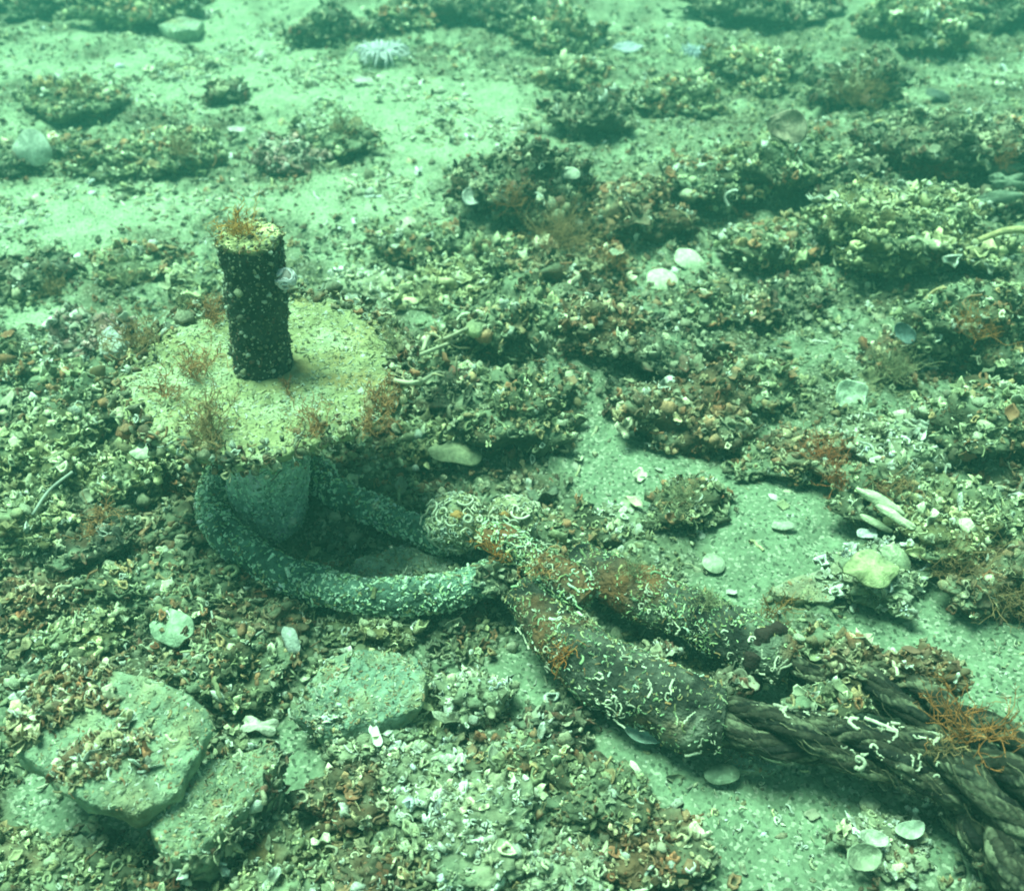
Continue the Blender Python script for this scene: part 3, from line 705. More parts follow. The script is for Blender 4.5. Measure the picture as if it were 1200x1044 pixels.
# plate
NR, NS = 46, 180; rr = np.concatenate([np.linspace(.0, 1, NR)]); th = np.linspace(0, 2*math.pi, NS, endpoint=False)
edge = 1+.05*fbm(np.stack([np.cos(th)*2.2, np.sin(th)*2.2], -1), 3, 61)+.045*fbm(np.stack([np.cos(th)*7, np.sin(th)*9], -1), 2, 63)
rows = []
for q in rr[1:]: rows.append(np.stack([AX-.006+PR*q*edge*np.cos(th), AY+PR*q*edge*np.sin(th), PZ-.012*q**6+0*th], -1))
for q, d in ((1.012, .014), (1.0, .03), (.95, .04), (.3, .04)): rows.append(np.stack([AX-.006+PR*q*edge*np.cos(th), AY+PR*q*edge*np.sin(th), PZ-d+0*th], -1))
V = np.concatenate(rows); n0 = len(V); V[:, 2] += .007*fbm(V*11, 4, 66)+.003*fbm(V*40, 3, 67)
L = len(rows); i = np.arange(L-1)[:, None]*NS; j = np.arange(NS)[None]; k = (j+1) % NS
q4 = np.stack([i+j, i+NS+j, i+NS+k, i+k], -1).reshape(-1, 4); Fq = np.concatenate([q4[:, [0, 1, 2]], q4[:, [0, 2, 3]]])
m_ = len(V); V = np.vstack([V, [[AX, AY, PZ]]]); Fq = np.concatenate([Fq, np.stack([0*np.arange(NS)+m_, np.arange(NS), (np.arange(NS)+1) % NS], -1)])
pc = np.array([.275, .27, .135])[None]*(1+.25*fbm(V*9, 4, 68))[:, None]
ru = np.clip(fbm(V*6, 3, 69)*1.3-.25, 0, 1)[:, None]; pc = pc*(1-ru*.55)+np.array([.28, .15, .05])*ru*.55
mb = MB(); mb.add(V, Fq, np.clip(pc, .02, .8)); mb.build('plate', M_plate, root, org)
VP, FP = V, Fq
p, nr = surf_sample(V, Fq, 6500, .4); m = (np.hypot(p[:, 0]-AX, p[:, 1]-AY) > .072); p = p[m]; nr = nr[m]; n = len(p)
mb = MB(); scatter(mb, CURLS+FLAKES, p, nr, rng.gamma(3, .0010, n)+.0012, np.where(rng.random((n, 1)) < .22, palette('pale', n, .5), palette('yellow', n, .02)*.8), .35)
stuff(mb.build('plate_fouling', M_shell, root, org, smooth=False))
# fringe of growth along the rim
mb = MB(); n = 1500; a = rng.uniform(0, 6.28, n); e_ = np.interp(a, th, edge)*PR*(1.04-.20*rng.random(n)**1.8)
p = np.stack([AX-.006+e_*np.cos(a), AY+e_*np.sin(a), PZ-rng.uniform(-.008, .04, n)], -1)
pn = np.stack([np.cos(a), np.sin(a), 0*a+.3], -1)
scatter(mb, BARN+CURLS+KNOB, p, norm(pn), rng.gamma(3, .0018, n)+.002, np.where(rng.random((n, 1)) < .6, palette('brown', n, .08), palette('dark', n, .1)), .7)
stuff(mb.build('rim_growth', M_shell, root, org, smooth=False))
# lower pipe
zz = np.linspace(-.12, PZ-.03, 50); dr = .089
Vd, Fd = lathe([(dr, z) for z in zz], 80, .001, 31, .0022, 20)
Vd[:, 0] += (Vd[:, 2]-PZ)*.17
Vd2, Fd2 = lathe([(dr-.012, z) for z in zz[::-1]], 80, .001, 33, .001, 20)
mb = MB(); cc = np.array([.33, .42, .33])[None]*(1+.5*fbm(Vd*26, 4, 5))[:, None]; mb.add(Vd, Fd, np.clip(cc, .02, .5)); mb.build('lower_pipe', M_hose, root, org)
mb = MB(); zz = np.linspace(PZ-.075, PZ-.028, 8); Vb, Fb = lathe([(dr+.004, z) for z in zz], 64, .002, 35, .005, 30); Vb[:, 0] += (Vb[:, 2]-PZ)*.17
mb.add(Vb, Fb, np.array([.03, .028, .02])); mb.build('plate_shade_band', M_core, root, org)  # dark ring stands in for the plate's shadow on the pipe top
p, nr = surf_sample(Vd, Fd, 6000, -2); mb = MB(); n = len(p); scatter(mb, SLIVER, p, nr, rng.gamma(4, .0007, n)+.0013, np.where(rng.random((n, 1)) < .8, palette('pale', n, .8)*[1.2, 1.5, 1.3], palette('olive', n, .0)*[.6, .9, .8]), .35)
stuff(mb.build('pipe_fouling', M_shell, root, org, smooth=False))
# round white worm-tube ball on the side of the post
def curly(mb, cen, R, n, tr, colr, squash=1., seg=9, lo=-.5):
    for _ in range(n):
        z = rng.uniform(lo, 1); a = rng.uniform(0, 6.28); d = np.array([math.sqrt(1-z*z)*math.cos(a), math.sqrt(1-z*z)*math.sin(a), z]); pth = []
        tg = norm(np.cross(d, rng.normal(0, 1, 3))); bend = rng.normal(0, .5)
        for s in range(seg):
            pth.append(cen+d*R*np.array([1, 1, squash])*(1+.03*rng.random())); d = norm(d+tg*(tr*2.0/np.mean(R))); tg = norm(tg-d*np.dot(d, tg)); tg = norm(tg+np.cross(d, tg)*bend*.9); bend += rng.normal(0, .25)
        add_sweep(mb, np.array(pth), tr*rng.uniform(.7, 1.2), 5, np.array(colr)*rng.uniform(.8, 1.1))
bc = P(338, 337, 0); bc = np.array([AX+.064, AY-.03, .595])
mb = MB(); v, f = ICO[3]; mb.add(v*.016*(1+.2*fbm(v*3, 2, 4))[:, None]+bc, f, (.35, .28, .25)); curly(mb, bc, np.array([.0185]*3), 26, .0026, (.62, .55, .54), lo=-1)
mb.build('worm_tube_ball', M_tube, root, org)

# ------------------------------------------------------------------ things swept along a path
def fouled_tube(name, label, cat, path, rad, colfn, seed, sides=40, N=160, mt=None, nf=1500, fsz=.0012, fpal='pale', fwhite=.4, lump=.06, close=True, patch=.4):
    pth = smooth_path(path, N); rad = np.interp(np.linspace(0, 1, N), np.linspace(0, 1, len(np.atleast_1d(rad))), np.atleast_1d(rad))
    if close: 
        e = np.minimum(1, np.sqrt(np.clip(np.minimum(np.arange(N), np.arange(N)[::-1])/4., 0, 1)*.75+.25)); rad = rad*e
    org = tuple(pth[N//2]-np.array([0, 0, rad.mean()])); rt = empty(name, org, label, cat)
    mb = MB(); v = None
    vv, f = sweep(pth, rad, sides, True)
    c0 = np.vstack([np.repeat(pth, sides, 0), pth[:1], pth[-1:]]); d = norm(vv-c0)
    vv = vv + d*(rad.mean()*lump*fbm(vv*18, 4, seed)*1.0)[:, None]
    q = f[0]; F = np.concatenate([q[:, [0, 1, 2]], q[:, [0, 2, 3]]]+f[1:])
    tt = np.concatenate([np.repeat(np.linspace(0, 1, N), sides), [0, 1]])
    mb.add(vv, F, np.clip(colfn(tt, vv, d), .01, .8)); mb.build('sleeve', mt or M_hose, rt, org)
    if nf:
        p, nr = surf_sample(vv, F, nf, -.5); kp = rng.random(len(p)) < np.clip(.55+patch*fbm(p*11, 3, seed+40), .18, 1); p = p[kp]; nr = nr[kp]; n = len(p); mb = MB()
        scatter(mb, SLIVER if patch < 1 else SLIVER+CURLS, p, nr, rng.gamma(4, fsz*.9, n)+fsz, np.where(rng.random((n, 1)) < .62, palette(fpal, n, fwhite)*[1.15, 1.4, 1.2], palette('olive', n, 0)*[.7, .95, .85]), .35)
        stuff(mb.build('fouling', M_shell, rt, org, smooth=False))
    return rt, pth, rad, vv, F, org

def teal(tt, v, d): return np.array([.10, .155, .115])[None]*(1+.55*fbm(v*22, 4, 12))[:, None]
hp = [P(535, 640, .045), P(492, 622, .04), P(440, 598, .035), P(385, 572, .035), np.array([AX-.03, AY+.15, .05]), np.array([AX-.155, AY+.09, .05]), np.array([AX-.172, AY-.02, .045]),
      np.array([AX-.138, AY-.11, .045]), P(300, 652, .045), P(352, 680, .045), P(430, 698, .045), P(510, 695, .045), P(570, 678, .045), P(612, 655, .045)]
HOSE = fouled_tube('mooring_hose', 'thick teal hose flecked with white tubes, looped round the short wide pipe', 'hose', hp, [.031, .034, .036, .037, .037, .037, .036], teal, 44, N=260, nf=9500, fsz=.0012, lump=.15, fwhite=.75)

def sleeve_col(lo, hi, rust):
    def fn(tt, v, d):
        b = np.array([.042, .042, .032])[None]*(1+.8*fbm(v*30, 4, 3))[:, None]
        up = np.clip(fbm(v*11, 4, 14)*1.3+.05, 0, 1)[:, None]*.6; c = b*(1-up)+np.array(hi)*up
        r = np.clip(fbm(v*8+5, 3, 15)*1.6+rust(tt)-.25, 0, 1)[:, None]; return c*(1-r)+np.array([.17, .075, .032])*r
    return fn
def tubes_on(rt, org, pth, rad, n, tlo=0, thi=1, tr=.0032, big=True, seg=12, loose=.5, a0=0.3, a1=2.9, stf=150):
    t, nn, bb = frames(pth); N = len(pth)
    side = norm(np.cross(t, [0, 0, 1.])); upv = np.cross(side, t)
    cl_ = [(rng.uniform(tlo, thi), rng.uniform(a0, a1)) for _ in range(11)]
    def one(mb, trr, sg, ang=None):
        cq = cl_[rng.integers(0, len(cl_))]; i = np.clip(cq[0]+rng.normal(0, .06), tlo, thi)*(N-1); a = cq[1]+rng.normal(0, .35) if ang is None else ang; hd = rng.uniform(0, 6.28); kp = rng.normal(0, .55); pts = []; h = 1.02; st = trr*1.5
        L = np.linalg.norm(np.diff(pth, axis=0), axis=1).mean()
        for s in range(sg):
            k = int(np.clip(i, 0, N-1)); pts.append(pth[k]+rad[k]*h*(side[k]*math.cos(a)+upv[k]*math.sin(a)))
            i += math.cos(hd)*st/L; a += math.sin(hd)*st/rad[k]; hd += kp; kp = kp*.7+rng.normal(0, .45); h += rng.uniform(0, .05)*loose
        add_sweep(mb, smooth_path(pts, sg*2), np.linspace(trr*.6, trr, sg*2)*(1+.12*np.sin(np.arange(sg*2)*2.)), 6, np.array([.56, .53, .38])*rng.uniform(.45, 1.15))
    for _ in range(n):
        mb = MB(); one(mb, tr*rng.uniform(.75, 1.3), seg); mb.build('worm_tube', M_tube, rt, org)
    if stf:
        mb = MB()
        for _ in range(stf): one(mb, tr*.55, 6)
        stuff(mb.build('small_worm_tubes', M_tube, rt, org))

# front sleeve
sa = [P(612, 690, .07), P(655, 740, .07), P(705, 785, .075), P(765, 818, .075), P(815, 838, .08), P(850, 845, .08)]
A = fouled_tube('rope_sleeve', 'thick grey sleeve with rusty patch and white worm tubes, lower of the sleeves', 'rope sleeve', sa, [.045, .058, .06, .062, .062, .056],
    sleeve_col(0, (.27, .26, .19), lambda t: np.where(t < .45, .35, -.2)), 51, nf=4200, fsz=.0009, lump=.16, patch=1.2, fpal='brown', fwhite=.12)
tubes_on(A[0], A[5], A[1], A[2], 34, .12, .98, tr=.0018, a0=-.3, a1=3.6, stf=90)
# rear sleeve, long and fuzzy
sb_ = [P(672, 652, .055), P(720, 682, .065), P(775, 706, .075), P(830, 730, .08), P(885, 757, .08), P(930, 778, .075)]
B = fouled_tube('rope_sleeve', 'dark rear sleeve with hazy green fuzz on top and a row of white worm tubes', 'rope sleeve', sb_, [.04, .05, .052, .052, .05, .045],
    sleeve_col(0, (.20, .22, .15), lambda t: np.where(t < .3, .25, -.1)), 53, nf=2600, fsz=.0009, lump=.16, patch=1.3, fpal='olive', fwhite=.1)
tubes_on(B[0], B[5], B[1], B[2], 36, .1, .95, tr=.0018, a0=-.5, a1=.9, stf=90)
# short sleeve from the knobs
sc = [P(565, 628, .10), P(600, 640, .12), P(640, 665, .125), P(672, 690, .12), P(688, 706, .11)]
D = fouled_tube('rope_sleeve', 'short brown crusted sleeve with rounded end, running from the knobs between the other sleeves', 'rope sleeve', sc, [.03, .034, .036, .04, .037],
    sleeve_col(0, (.30, .25, .13), lambda t: .35+0*t), 55, nf=2400, fsz=.0012, patch=1.0, fpal='yellow', fwhite=.35, lump=.2)
tubes_on(D[0], D[5], D[1], D[2], 10, .05, .95, tr=.002, a0=.2, a1=3.2, stf=60)
# two knobs wrapped in worm tubes
def knob(u, v, z, R, label, n, spot):
    c = P(u, v, z); rt = empty('crusted_knob', tuple(c-np.array([0, 0, R*.9])), label, 'crusted knob', 'crusted knobs where the hoses meet'); og = tuple(rt.location)
    v_, f = ICO[4]; mb = MB(); W = v_*R*(1+.18*fbm(v_*2.2+u, 3, 3))[:, None]*[1.05, 1, .9]+c; cc = np.array([.26, .23, .13])[None]*(1+.6*fbm(W*40, 3, 4))[:, None]; mb.add(W, f, np.clip(cc, .05, .8)); mb.build('knob_body', M_core, rt, og)
    for _ in range(16):
        mb = MB(); curly(mb, c, R*np.array([1.10, 1.05, .95])*rng.uniform(.95, 1.12), 1, .0027, np.array((.62, .60, .44))*rng.uniform(.5, 1.1), seg=rng.integers(6, 12), lo=-.6); mb.build('worm_tube', M_tube, rt, og)
    mb = MB(); curly(mb, c, R*np.array([1.10, 1.05, .95]), n//2, .0020, (.52, .49, .34), seg=7, lo=-.8); stuff(mb.build('small_worm_tubes', M_tube, rt, og))
    p, nr = surf_sample(W, f, n*5, -.6); mb = MB(); scatter(mb, CURLS+CURLS+BARN+CUPS, p, nr, rng.uniform(.003, .0075, n*5), np.where(rng.random((n*5, 1)) < .55, palette('pale', n*5, .3), palette('yellow', n*5, .1)), .6); stuff(mb.build('crust', M_shell, rt, og))
    mb = MB(); q = c+np.array([spot[0], spot[1], spot[2]])*R; v_, f = ICO[3]; mb.add(v_*(1+.5*fbm(v_*1.7+u, 3, 8))[:, None]*R*np.array([.30, .16, .16])+q, f, (.40, .20, .07)); o = mb.build('orange_sponge', M_alga, rt, og)
knob(535, 612, .085, .062, 'round knob wrapped in white worm tubes at the end of the hose', 170, (.05, -.45, .72))
knob(602, 606, .08, .047, 'smaller pale yellow knob with orange hollow, right of the white tube knob', 70, (-.25, -.5, .66))

# ------------------------------------------------------------------ ropes
def rope(label, path, rad, seed, turns, fray, N=170):
    pth = smooth_path(path, N); R = np.interp(np.linspace(0, 1, N), np.linspace(0, 1, len(rad)), rad)
    org = tuple(pth[N//3]-np.array([0, 0, R.mean()])); rt = empty('frayed_rope', org, label, 'rope')
    t, n, b = frames(pth); s = np.linspace(0, 1, N)
    for k in range(3):
        a = s*turns*2*math.pi+k*2.094+seed; c = pth+(R*.66)[:, None]*(n*np.cos(a)[:, None]+b*np.sin(a)[:, None])
        c = c+.004*np.stack([fbm(np.stack([s*14+k*9+q*31, s*0], -1), 3, seed+q) for q in range(3)], -1)
        mb = MB(); tc, nc, bc_ = frames(c)
        for y in range(9):
            ph = y*.698+rng.uniform(-.1, .1); q = c+(R*.31*(1+.12*rng.normal()))[:, None]*(nc*np.cos(ph-s*turns*9)[:, None]+bc_*np.sin(ph-s*turns*9)[:, None])
            q = q+.0016*np.stack([fbm(np.stack([s*30+y*9+z_*31, s*0+k], -1), 2, seed+z_) for z_ in range(3)], -1)
            md = lambda S_, T_: 1+.16*vnoise(np.stack(np.broadcast_arrays(np.cos(T_+S_*60)*2.2+y*3, np.sin(T_+S_*60)*2.2, S_*24), -1), seed+y)
            v, f = sweep(q, R*.19, 10, True, md); cen = np.vstack([np.repeat(q, 10, 0), q[:1], q[-1:]])
            rel = np.linalg.norm(v-cen, axis=1)/np.concatenate([np.repeat(R*.19, 10), [1, 1]])
            base = np.array([[.022, .018, .013], [.034, .029, .02], [.014, .013, .011]][y % 3]); m = np.clip((rel-1.0)*5-.1+.9*fbm(v*np.array([10, 26, 26]), 3, seed+y), 0, 1)[:, None]
            cc = base[None]*(1-m)+np.array([.20, .19, .12])*m; qf = f[0]; mb.add(v, np.concatenate([qf[:, [0, 1, 2]], qf[:, [0, 2, 3]]]+f[1:]), cc)
        vs = np.concatenate(mb.v); fs_ = np.concatenate(mb.f); mb.build('strand', M_rope, rt, org)
    mb = MB()
    for _ in range(fray):
        i0 = rng.uniform(0, .97); L = rng.uniform(.03, .12); kk = np.linspace(i0, min(1, i0+L), 9)*(N-1); ii = kk.astype(int)
        a = kk/(N-1)*turns*6.28+rng.uniform(0, 6.28); lift = np.linspace(1.02, rng.uniform(1.0, 1.12), 9)+np.cumsum(rng.normal(0, .02, 9))
        q = pth[ii]+(R[ii]*lift)[:, None]*(n[ii]*np.cos(a)[:, None]+b[ii]*np.sin(a)[:, None])+np.cumsum(rng.normal(0, .0022, (9, 3)), 0)
        add_sweep(mb, smooth_path(q, 12), rng.uniform(.0004, .0010), 3, np.array([[.11, .09, .055], [.07, .055, .035], [.04, .035, .028], [.19, .165, .10]][rng.integers(0, 4)]), False)
    stuff(mb.build('loose_fibres', M_rope, rt, org))
    p, nr = surf_sample(vs, fs_, 600, -.1); mb = MB()
    scatter(mb, CURLS, p, nr, rng.uniform(.0012, .0042, 600), np.where(rng.random((600, 1)) < .25, palette('pale', 600, .3), palette('brown', 600, .02)*.8), .5); stuff(mb.build('fouling', M_shell, rt, org, smooth=False))
    return rt, pth, R, org
r1 = rope('dark frayed rope coming out of the rusty patched sleeve and crossing to the front corner', [P(842, 842, .075), P(900, 858, .085), P(960, 868, .09), P(1020, 878, .095), P(1085, 893, .11), P(1150, 916, .13), P(1220, 946, .15), P(1320, 990, .17), P(1470, 1050, .18)],
     [.040, .041, .041, .042, .046, .052, .056, .058, .058], 3, 1.7, 170)
tubes_on(r1[0], r1[3], r1[1], r1[2], 12, .05, .62, tr=.0032, stf=50)
r2 = rope('second frayed rope lying behind and merging with the dark rope near the corner', [P(925, 778, .06), P(985, 792, .085), P(1050, 814, .10), P(1110, 842, .11), P(1170, 880, .13), P(1240, 918, .15), P(1340, 970, .17), P(1480, 1040, .18)],
     [.040, .040, .040, .041, .045, .05, .052, .052], 7, 1.5, 110)
r3 = rope('added low rope strand filling the shadow under the two frayed ropes in the front corner', [P(1118, 935, .05), P(1165, 972, .07), P(1215, 1020, .09), P(1290, 1080, .10), P(1390, 1170, .10)],
     [.03, .05, .06, .062, .062], 13, 1.2, 60)  # dark strand added to fill the shadow void beneath the ropes
# dark collar hooped over the rear rope
hoop = smooth_path([P(878, 806, .03), P(880, 782, .075), P(886, 758, .11), P(898, 742, .13), P(914, 738, .13), P(927, 750, .11)], 30)
mb = MB(); add_sweep(mb, hoop, np.linspace(.019, .010, 30)*(1+.22*np.sin(np.arange(30)*.9)+.15*np.sin(np.arange(30)*2.1)), 14, np.array([.035, .022, .018])); o = mb.build('rubber_collar', M_rope, None, tuple(hoop[0])); tag(o, 'black rubber collar hooped over the rear sleeve end', 'collar')
# rubble grown over the rear rope
for e, z in [((945, 765, 62, .6, 'olive', 'green brown crust grown over the rear rope beside the black collar'), .085),
          ((1005, 785, 80, .45, 'brown', 'reddish crust along the back of the rear rope'), .10),
          ((1085, 800, 85, .6, 'brown', 'purple brown crust at the top of the rear rope beside sand'), .10),
          ((965, 825, 66, .45, 'olive', 'pale green crust filling the gap between both frayed ropes'), .09),
          ((858, 800, 40, .35, 'dark', 'dark shell crust wedged between the front and rear sleeves'), .05),
          ((772, 770, 42, .35, 'dark', 'dark crust in the hollow between the sleeves, left of the wedged crust'), .04),
          ((592, 688, 56, .7, 'dark', 'dark encrusted joint where the hose meets the front sleeve'), .05)]:
    clump(*e, group='crusts grown over the ropes', name='rope_crust', cat='crust', z=z, asp=.6)

# ------------------------------------------------------------------ seaweed
bpy.context.view_layer.update(); DG = bpy.context.evaluated_depsgraph_get()
def on(u, v, dz=0.):
    d = FWD*FPX+RT*(u-600)+UP*(522-v)
    ok, loc, *_ = S.ray_cast(DG, Vector((0, 0, CAM_H)), Vector(d).normalized())
    return (np.array(loc) if ok and loc.z < .7 and loc.y < 7 else G(u, v))+np.array([0, 0, dz])
def tuft(pos, n, h, spread, colr, rad=.0011, branch=.75, seg=7, curl=.32):
    mb = MB()
    def stem(p, d, L, r, lvl):
        pts = [p]; 
        for s in range(seg):
            d = norm(d+rng.normal(0, curl, 3)+np.array([0, 0, .06])); p = p+d*L/seg; pts.append(p)
            if lvl < 2 and s > 0 and rng.random() < branch: stem(p, norm(d+rng.normal(0, .7, 3)), L*rng.uniform(.35, .6), r*.75, lvl+1)
        add_sweep(mb, np.array(pts), np.linspace(r, r*.45, seg+1), 3, np.repeat(np.array(colr)[None]*np.linspace(.7, 1.35, seg+1)[:, None]*rng.uniform(.6, 1.3), 3, 0), False)
    for _ in range(int(n*1.3)):
        off = rng.normal(0, 1, 3)*[.18*h, .18*h, .0]; d = norm(np.array([rng.normal(0, spread), rng.normal(0, spread), 1.])); stem(pos+off, d, h*rng.uniform(.5, 1.1), rad*rng.uniform(.7, 1.2), 0)
    return mb
RED = (.36, .17, .075); BRN = (.29, .175, .085); OLV = (.26, .235, .13)
def weed(pos, n, h, spread, colr, label, name='red_seaweed', cat='seaweed', group='seaweed tufts', **kw):
    o = tuft(np.asarray(pos, float), n, h, spread, colr, **kw).build(name, M_alga, None, tuple(pos)); return tag(o, label, cat, group)
def onplate(u, v): return P(u, v, PZ)
weed((XT-.012, AY-.0, PZ+.284), 16, .055, .7, (.46, .22, .06), 'orange seaweed tuft growing on top of the upright post')
weed(onplate(232, 440), 12, .075, .7, RED, 'rust red branching tuft standing on the plate left of the post foot')
weed(onplate(250, 375), 10, .06, .5, RED, 'rust tuft on the plate hugging the left side of the post')
weed(onplate(196, 465), 10, .055, .8, RED, 'small rust tuft near the left rim of the plate')
weed(onplate(245, 515), 22, .085, .8, BRN, 'bushy brown tuft on the front rim of the plate, left of the lower pipe')
weed(onplate(375, 505), 12, .055, .8, RED, 'rust tuft on the front rim of the plate, right of the lower pipe')
weed(onplate(165, 410), 14, .09, .9, BRN, 'spreading brown tuft on the left rear rim of the plate')
weed(onplate(455, 405), 9, .05, .7, OLV, 'olive tuft at the right rim of the plate')
weed(onplate(335, 455), 5, .02, .9, RED, 'tiny rust sprig on the bare front of the plate')
weed(onplate(430, 500), 10, .05, .9, RED, 'rust fringe tuft on the right front rim of the plate')
weed(onplate(215, 365), 8, .05, .8, OLV, 'olive sprig on the rear of the plate, left of the post')
def onG(u, v, dz): return G(u, v)+np.array([0, 0, dz])
WE = [(118, 600, .09, 16, .06, RED, 'rust red tuft on dark rubble left of the hose bend'),
      (100, 620, .07, 10, .045, RED, 'low rust sprig just below the rust red tuft by the hose bend'),
      (210, 165, .10, 40, .10, BRN, 'brown weed cap on the wide olive clump of the far sand'),
      (90, 100, .12, 30, .10, BRN, 'brown weed on the far clump uphill of the grey upright shell'),
      (150, 315, .04, 40, .10, OLV, 'hazy olive weed dusting the low clump left of the post'),
      (405, 140, .06, 18, .08, OLV, 'thin olive weed on the hummock behind the post'),
      (655, 265, .12, 110, .15, BRN, 'feathery brown weed hanging over the tall black clump'),
      (600, 225, .12, 40, .09, (.30, .13, .05), 'reddish weed on the left shoulder of the tall black clump'),
      (1005, 95, .13, 90, .17, BRN, 'tall brown bushy weed above the dark hollow clump'),
      (1090, 185, .14, 90, .12, (.28, .12, .06), 'reddish turf weed on the broad dark reef mound'),
      (1165, 175, .14, 70, .12, (.30, .13, .06), 'rusty turf weed at the margin of the reef mound'),
      (1092, 295, .09, 30, .06, (.42, .14, .05), 'orange red tuft on the flank of the pitted yellow rock'),
      (1140, 375, .15, 40, .09, (.36, .14, .04), 'orange weed on top of the tall ragged reef block'),
      (1045, 425, .06, 90, .09, OLV, 'fuzzy brown weed clouding the lump beside the open mussel'),
      (965, 525, .08, 45, .08, (.38, .12, .045), 'rust red weed running down the reddish clump'),
      (985, 560, .05, 30, .07, (.38, .12, .045), 'lower rust weed at the foot of the reddish clump'),
      (1120, 655, .08, 90, .11, BRN, 'brown weed drooping over the sandy slope'),
      (1180, 690, .10, 60, .11, BRN, 'dark brown weed at the margin above the sandy slope'),
      (795, 575, .05, 50, .08, OLV, 'hazy weed tuft on the small lump in mid channel'),
      (905, 715, .01, 9, .07, (.28, .14, .05), 'sparse branching brown sprig standing on bare sand behind the black collar'),
      (1135, 850, .06, 22, .09, (.36, .13, .04), 'rusty upright tuft between rear rope and sand'),
      (830, 700, .08, 34, .05, OLV, 'green fuzz along the top of the dark rear sleeve'),
      (745, 664, .07, 34, .045, OLV, 'green fuzz at the left end of the dark rear sleeve'),
      (640, 655, .13, 16, .06, RED, 'rust tuft trailing over the short brown sleeve'),
      (585, 640, .12, 14, .05, (.42, .16, .04), 'orange tuft at the foot of the two knobs'),
      (510, 350, .04, 10, .07, OLV, 'olive sprigs behind the plate on the yellow bank'),
      (1110, 872, .14, 12, .035, BRN, 'rust tuft clinging to the dark rope'),
      (660, 760, .09, 26, .045, (.42, .14, .035), 'bright rust mat on the lower side of the rusty patched sleeve'),
      (720, 300, .10, 30, .08, (.34, .15, .06), 'reddish weed on the brown clump uphill of the white shells'),
      (445, 470, .10, 22, .06, RED, 'rust weed on the rubble at the right rim of the plate'),
      (60, 330, .05, 30, .08, BRN, 'brown weed on the dark clump at the left margin'),
      (1040, 570, .06, 16, .06, BRN, 'small brown weed among the leaning shell blades')]
for u, v, dz, n, h, c_, lb in WE:
    fine = n > 25
    weed(on(u, v+FPX*h*.25/2.2)-[0, 0, .006], n, h*.9 if fine else h, .9, c_, lb, name='brown_seaweed' if c_ != RED else 'red_seaweed', rad=.0009 if fine else .0013, branch=.4 if fine else .65, seg=5)
# thin stalks by the plate rim
for k, (pts, lb) in enumerate([([(462, 450), (490, 452), (515, 440), (540, 452), (565, 455)], 'pale thin stalk curving out from the plate rim towards the rubble'),
      ([(480, 425), (515, 410), (540, 400), (570, 385)], 'thin brownish stalk lying across rubble behind the curved stalk'),
      ([(495, 415), (505, 395), (520, 400), (548, 388)], 'forked pale twig above the brownish stalk')]):
    q = np.array([on(a, b, .008) for a, b in pts]); mb = MB(); add_sweep(mb, smooth_path(q, 30), .005, 7, np.array([.40, .36, .24])); 
    for _ in range(5):
        s = smooth_path(q, 30)[rng.integers(4, 26)]; e = s+rng.normal(0, .025, 3)+[0, 0, .02]; add_sweep(mb, np.array([s, (s+e)/2+rng.normal(0, .004, 3), e]), .0025, 5, np.array([.36, .3, .18]))
    o = mb.build('stalk', M_alga, None, tuple(q[0])); tag(o, lb, 'stalk')
# tan bent stalk at the margin
q = np.array([G(1135, 318)+[0, 0, .10], G(1165, 318)+[0, 0, .13], G(1192, 322)+[0, 0, .13], G(1202, 345)+[0, 0, .10], G(1205, 375)+[0, 0, .04]])
mb = MB(); add_sweep(mb, smooth_path(q, 40), np.linspace(.008, .016, 40), 12, np.array([.42, .34, .17])); o = mb.build('bent_stalk', M_plate, None, tuple(q[0])); tag(o, 'tan bent stalk like a bare arm at the margin under the layered oysters', 'stalk')
# dark twig in the left rubble
q = np.array([G(48, 628)+[0, 0, .06], G(70, 608)+[0, 0, .08], G(98, 590)+[0, 0, .09]]); mb = MB(); add_sweep(mb, smooth_path(q, 16), .0035, 6, np.array([.3, .3, .25])); o = mb.build('twig', M_alga, None, tuple(q[0])); tag(o, 'straight thin twig poking from rubble left of the rust red tuft', 'twig')

# ------------------------------------------------------------------ shells lying on the seabed
def shell(u, v, wpx, colr, label, lean=(0, 0), el=.75, depth=.3, ruffle=.08, dz=.0, spin=0, ribs=0, flip=False, name='seashell', cat='shell', group=None, z=None):
    g = on(u, v) if z is None else P(u, v, z); R = wpx*.5/FPX*proj(g)[2]; g = g-norm(g-np.array([0, 0, CAM_H]))*R*.55
    mb = MB(); n = 28; vv, f = t_cup(n, ruffle*1.6, depth*.65, (.15, .28, .4, .5, .6, .7, .8, .9, 1.), el, .05, 0)
    rr = np.linalg.norm(vv[:, :2]/[1, el], axis=1); an = np.arctan2(vv[:, 1], vv[:, 0]+.9)
    vv[:, 2] += .014*np.sin(rr*38)+.03*fbm(vv*2.5, 3, int(u)+3)
    if ribs: vv[:, 2] += .05*np.cos(an*ribs)*np.clip(rr, 0, 1)
    c = np.array(colr)[None]*(1-.16*np.sin(rr*38)+.28*fbm(vv*3, 4, int(u)))[:, None]
    if ribs: c = c*(1-.35*(np.cos(an*ribs) < -.2))[:, None]
    if flip: vv = vv*[1, -1, -1]
    mb.add(vv*R, f, np.clip(c, .02, .85)); o = mb.build(name, M_shell); tag(o, label, cat, group)
    o.location = tuple(g+np.array([0, 0, R*(.15+.35*abs(math.sin(lean[0])))])); o.rotation_euler = (lean[0], lean[1], spin)
    return o
WH = (.60, .64, .42)
shell(775, 331, 37, WH, 'round white shell, lower left of the pair below the brown clump', (.45, 0), .85, .25, flip=True, dz=.05)
shell(808, 308, 40, WH, 'fan shaped white shell, upper right of the white pair', (.5, .2), .8, .25, flip=True, dz=.05, spin=.4)
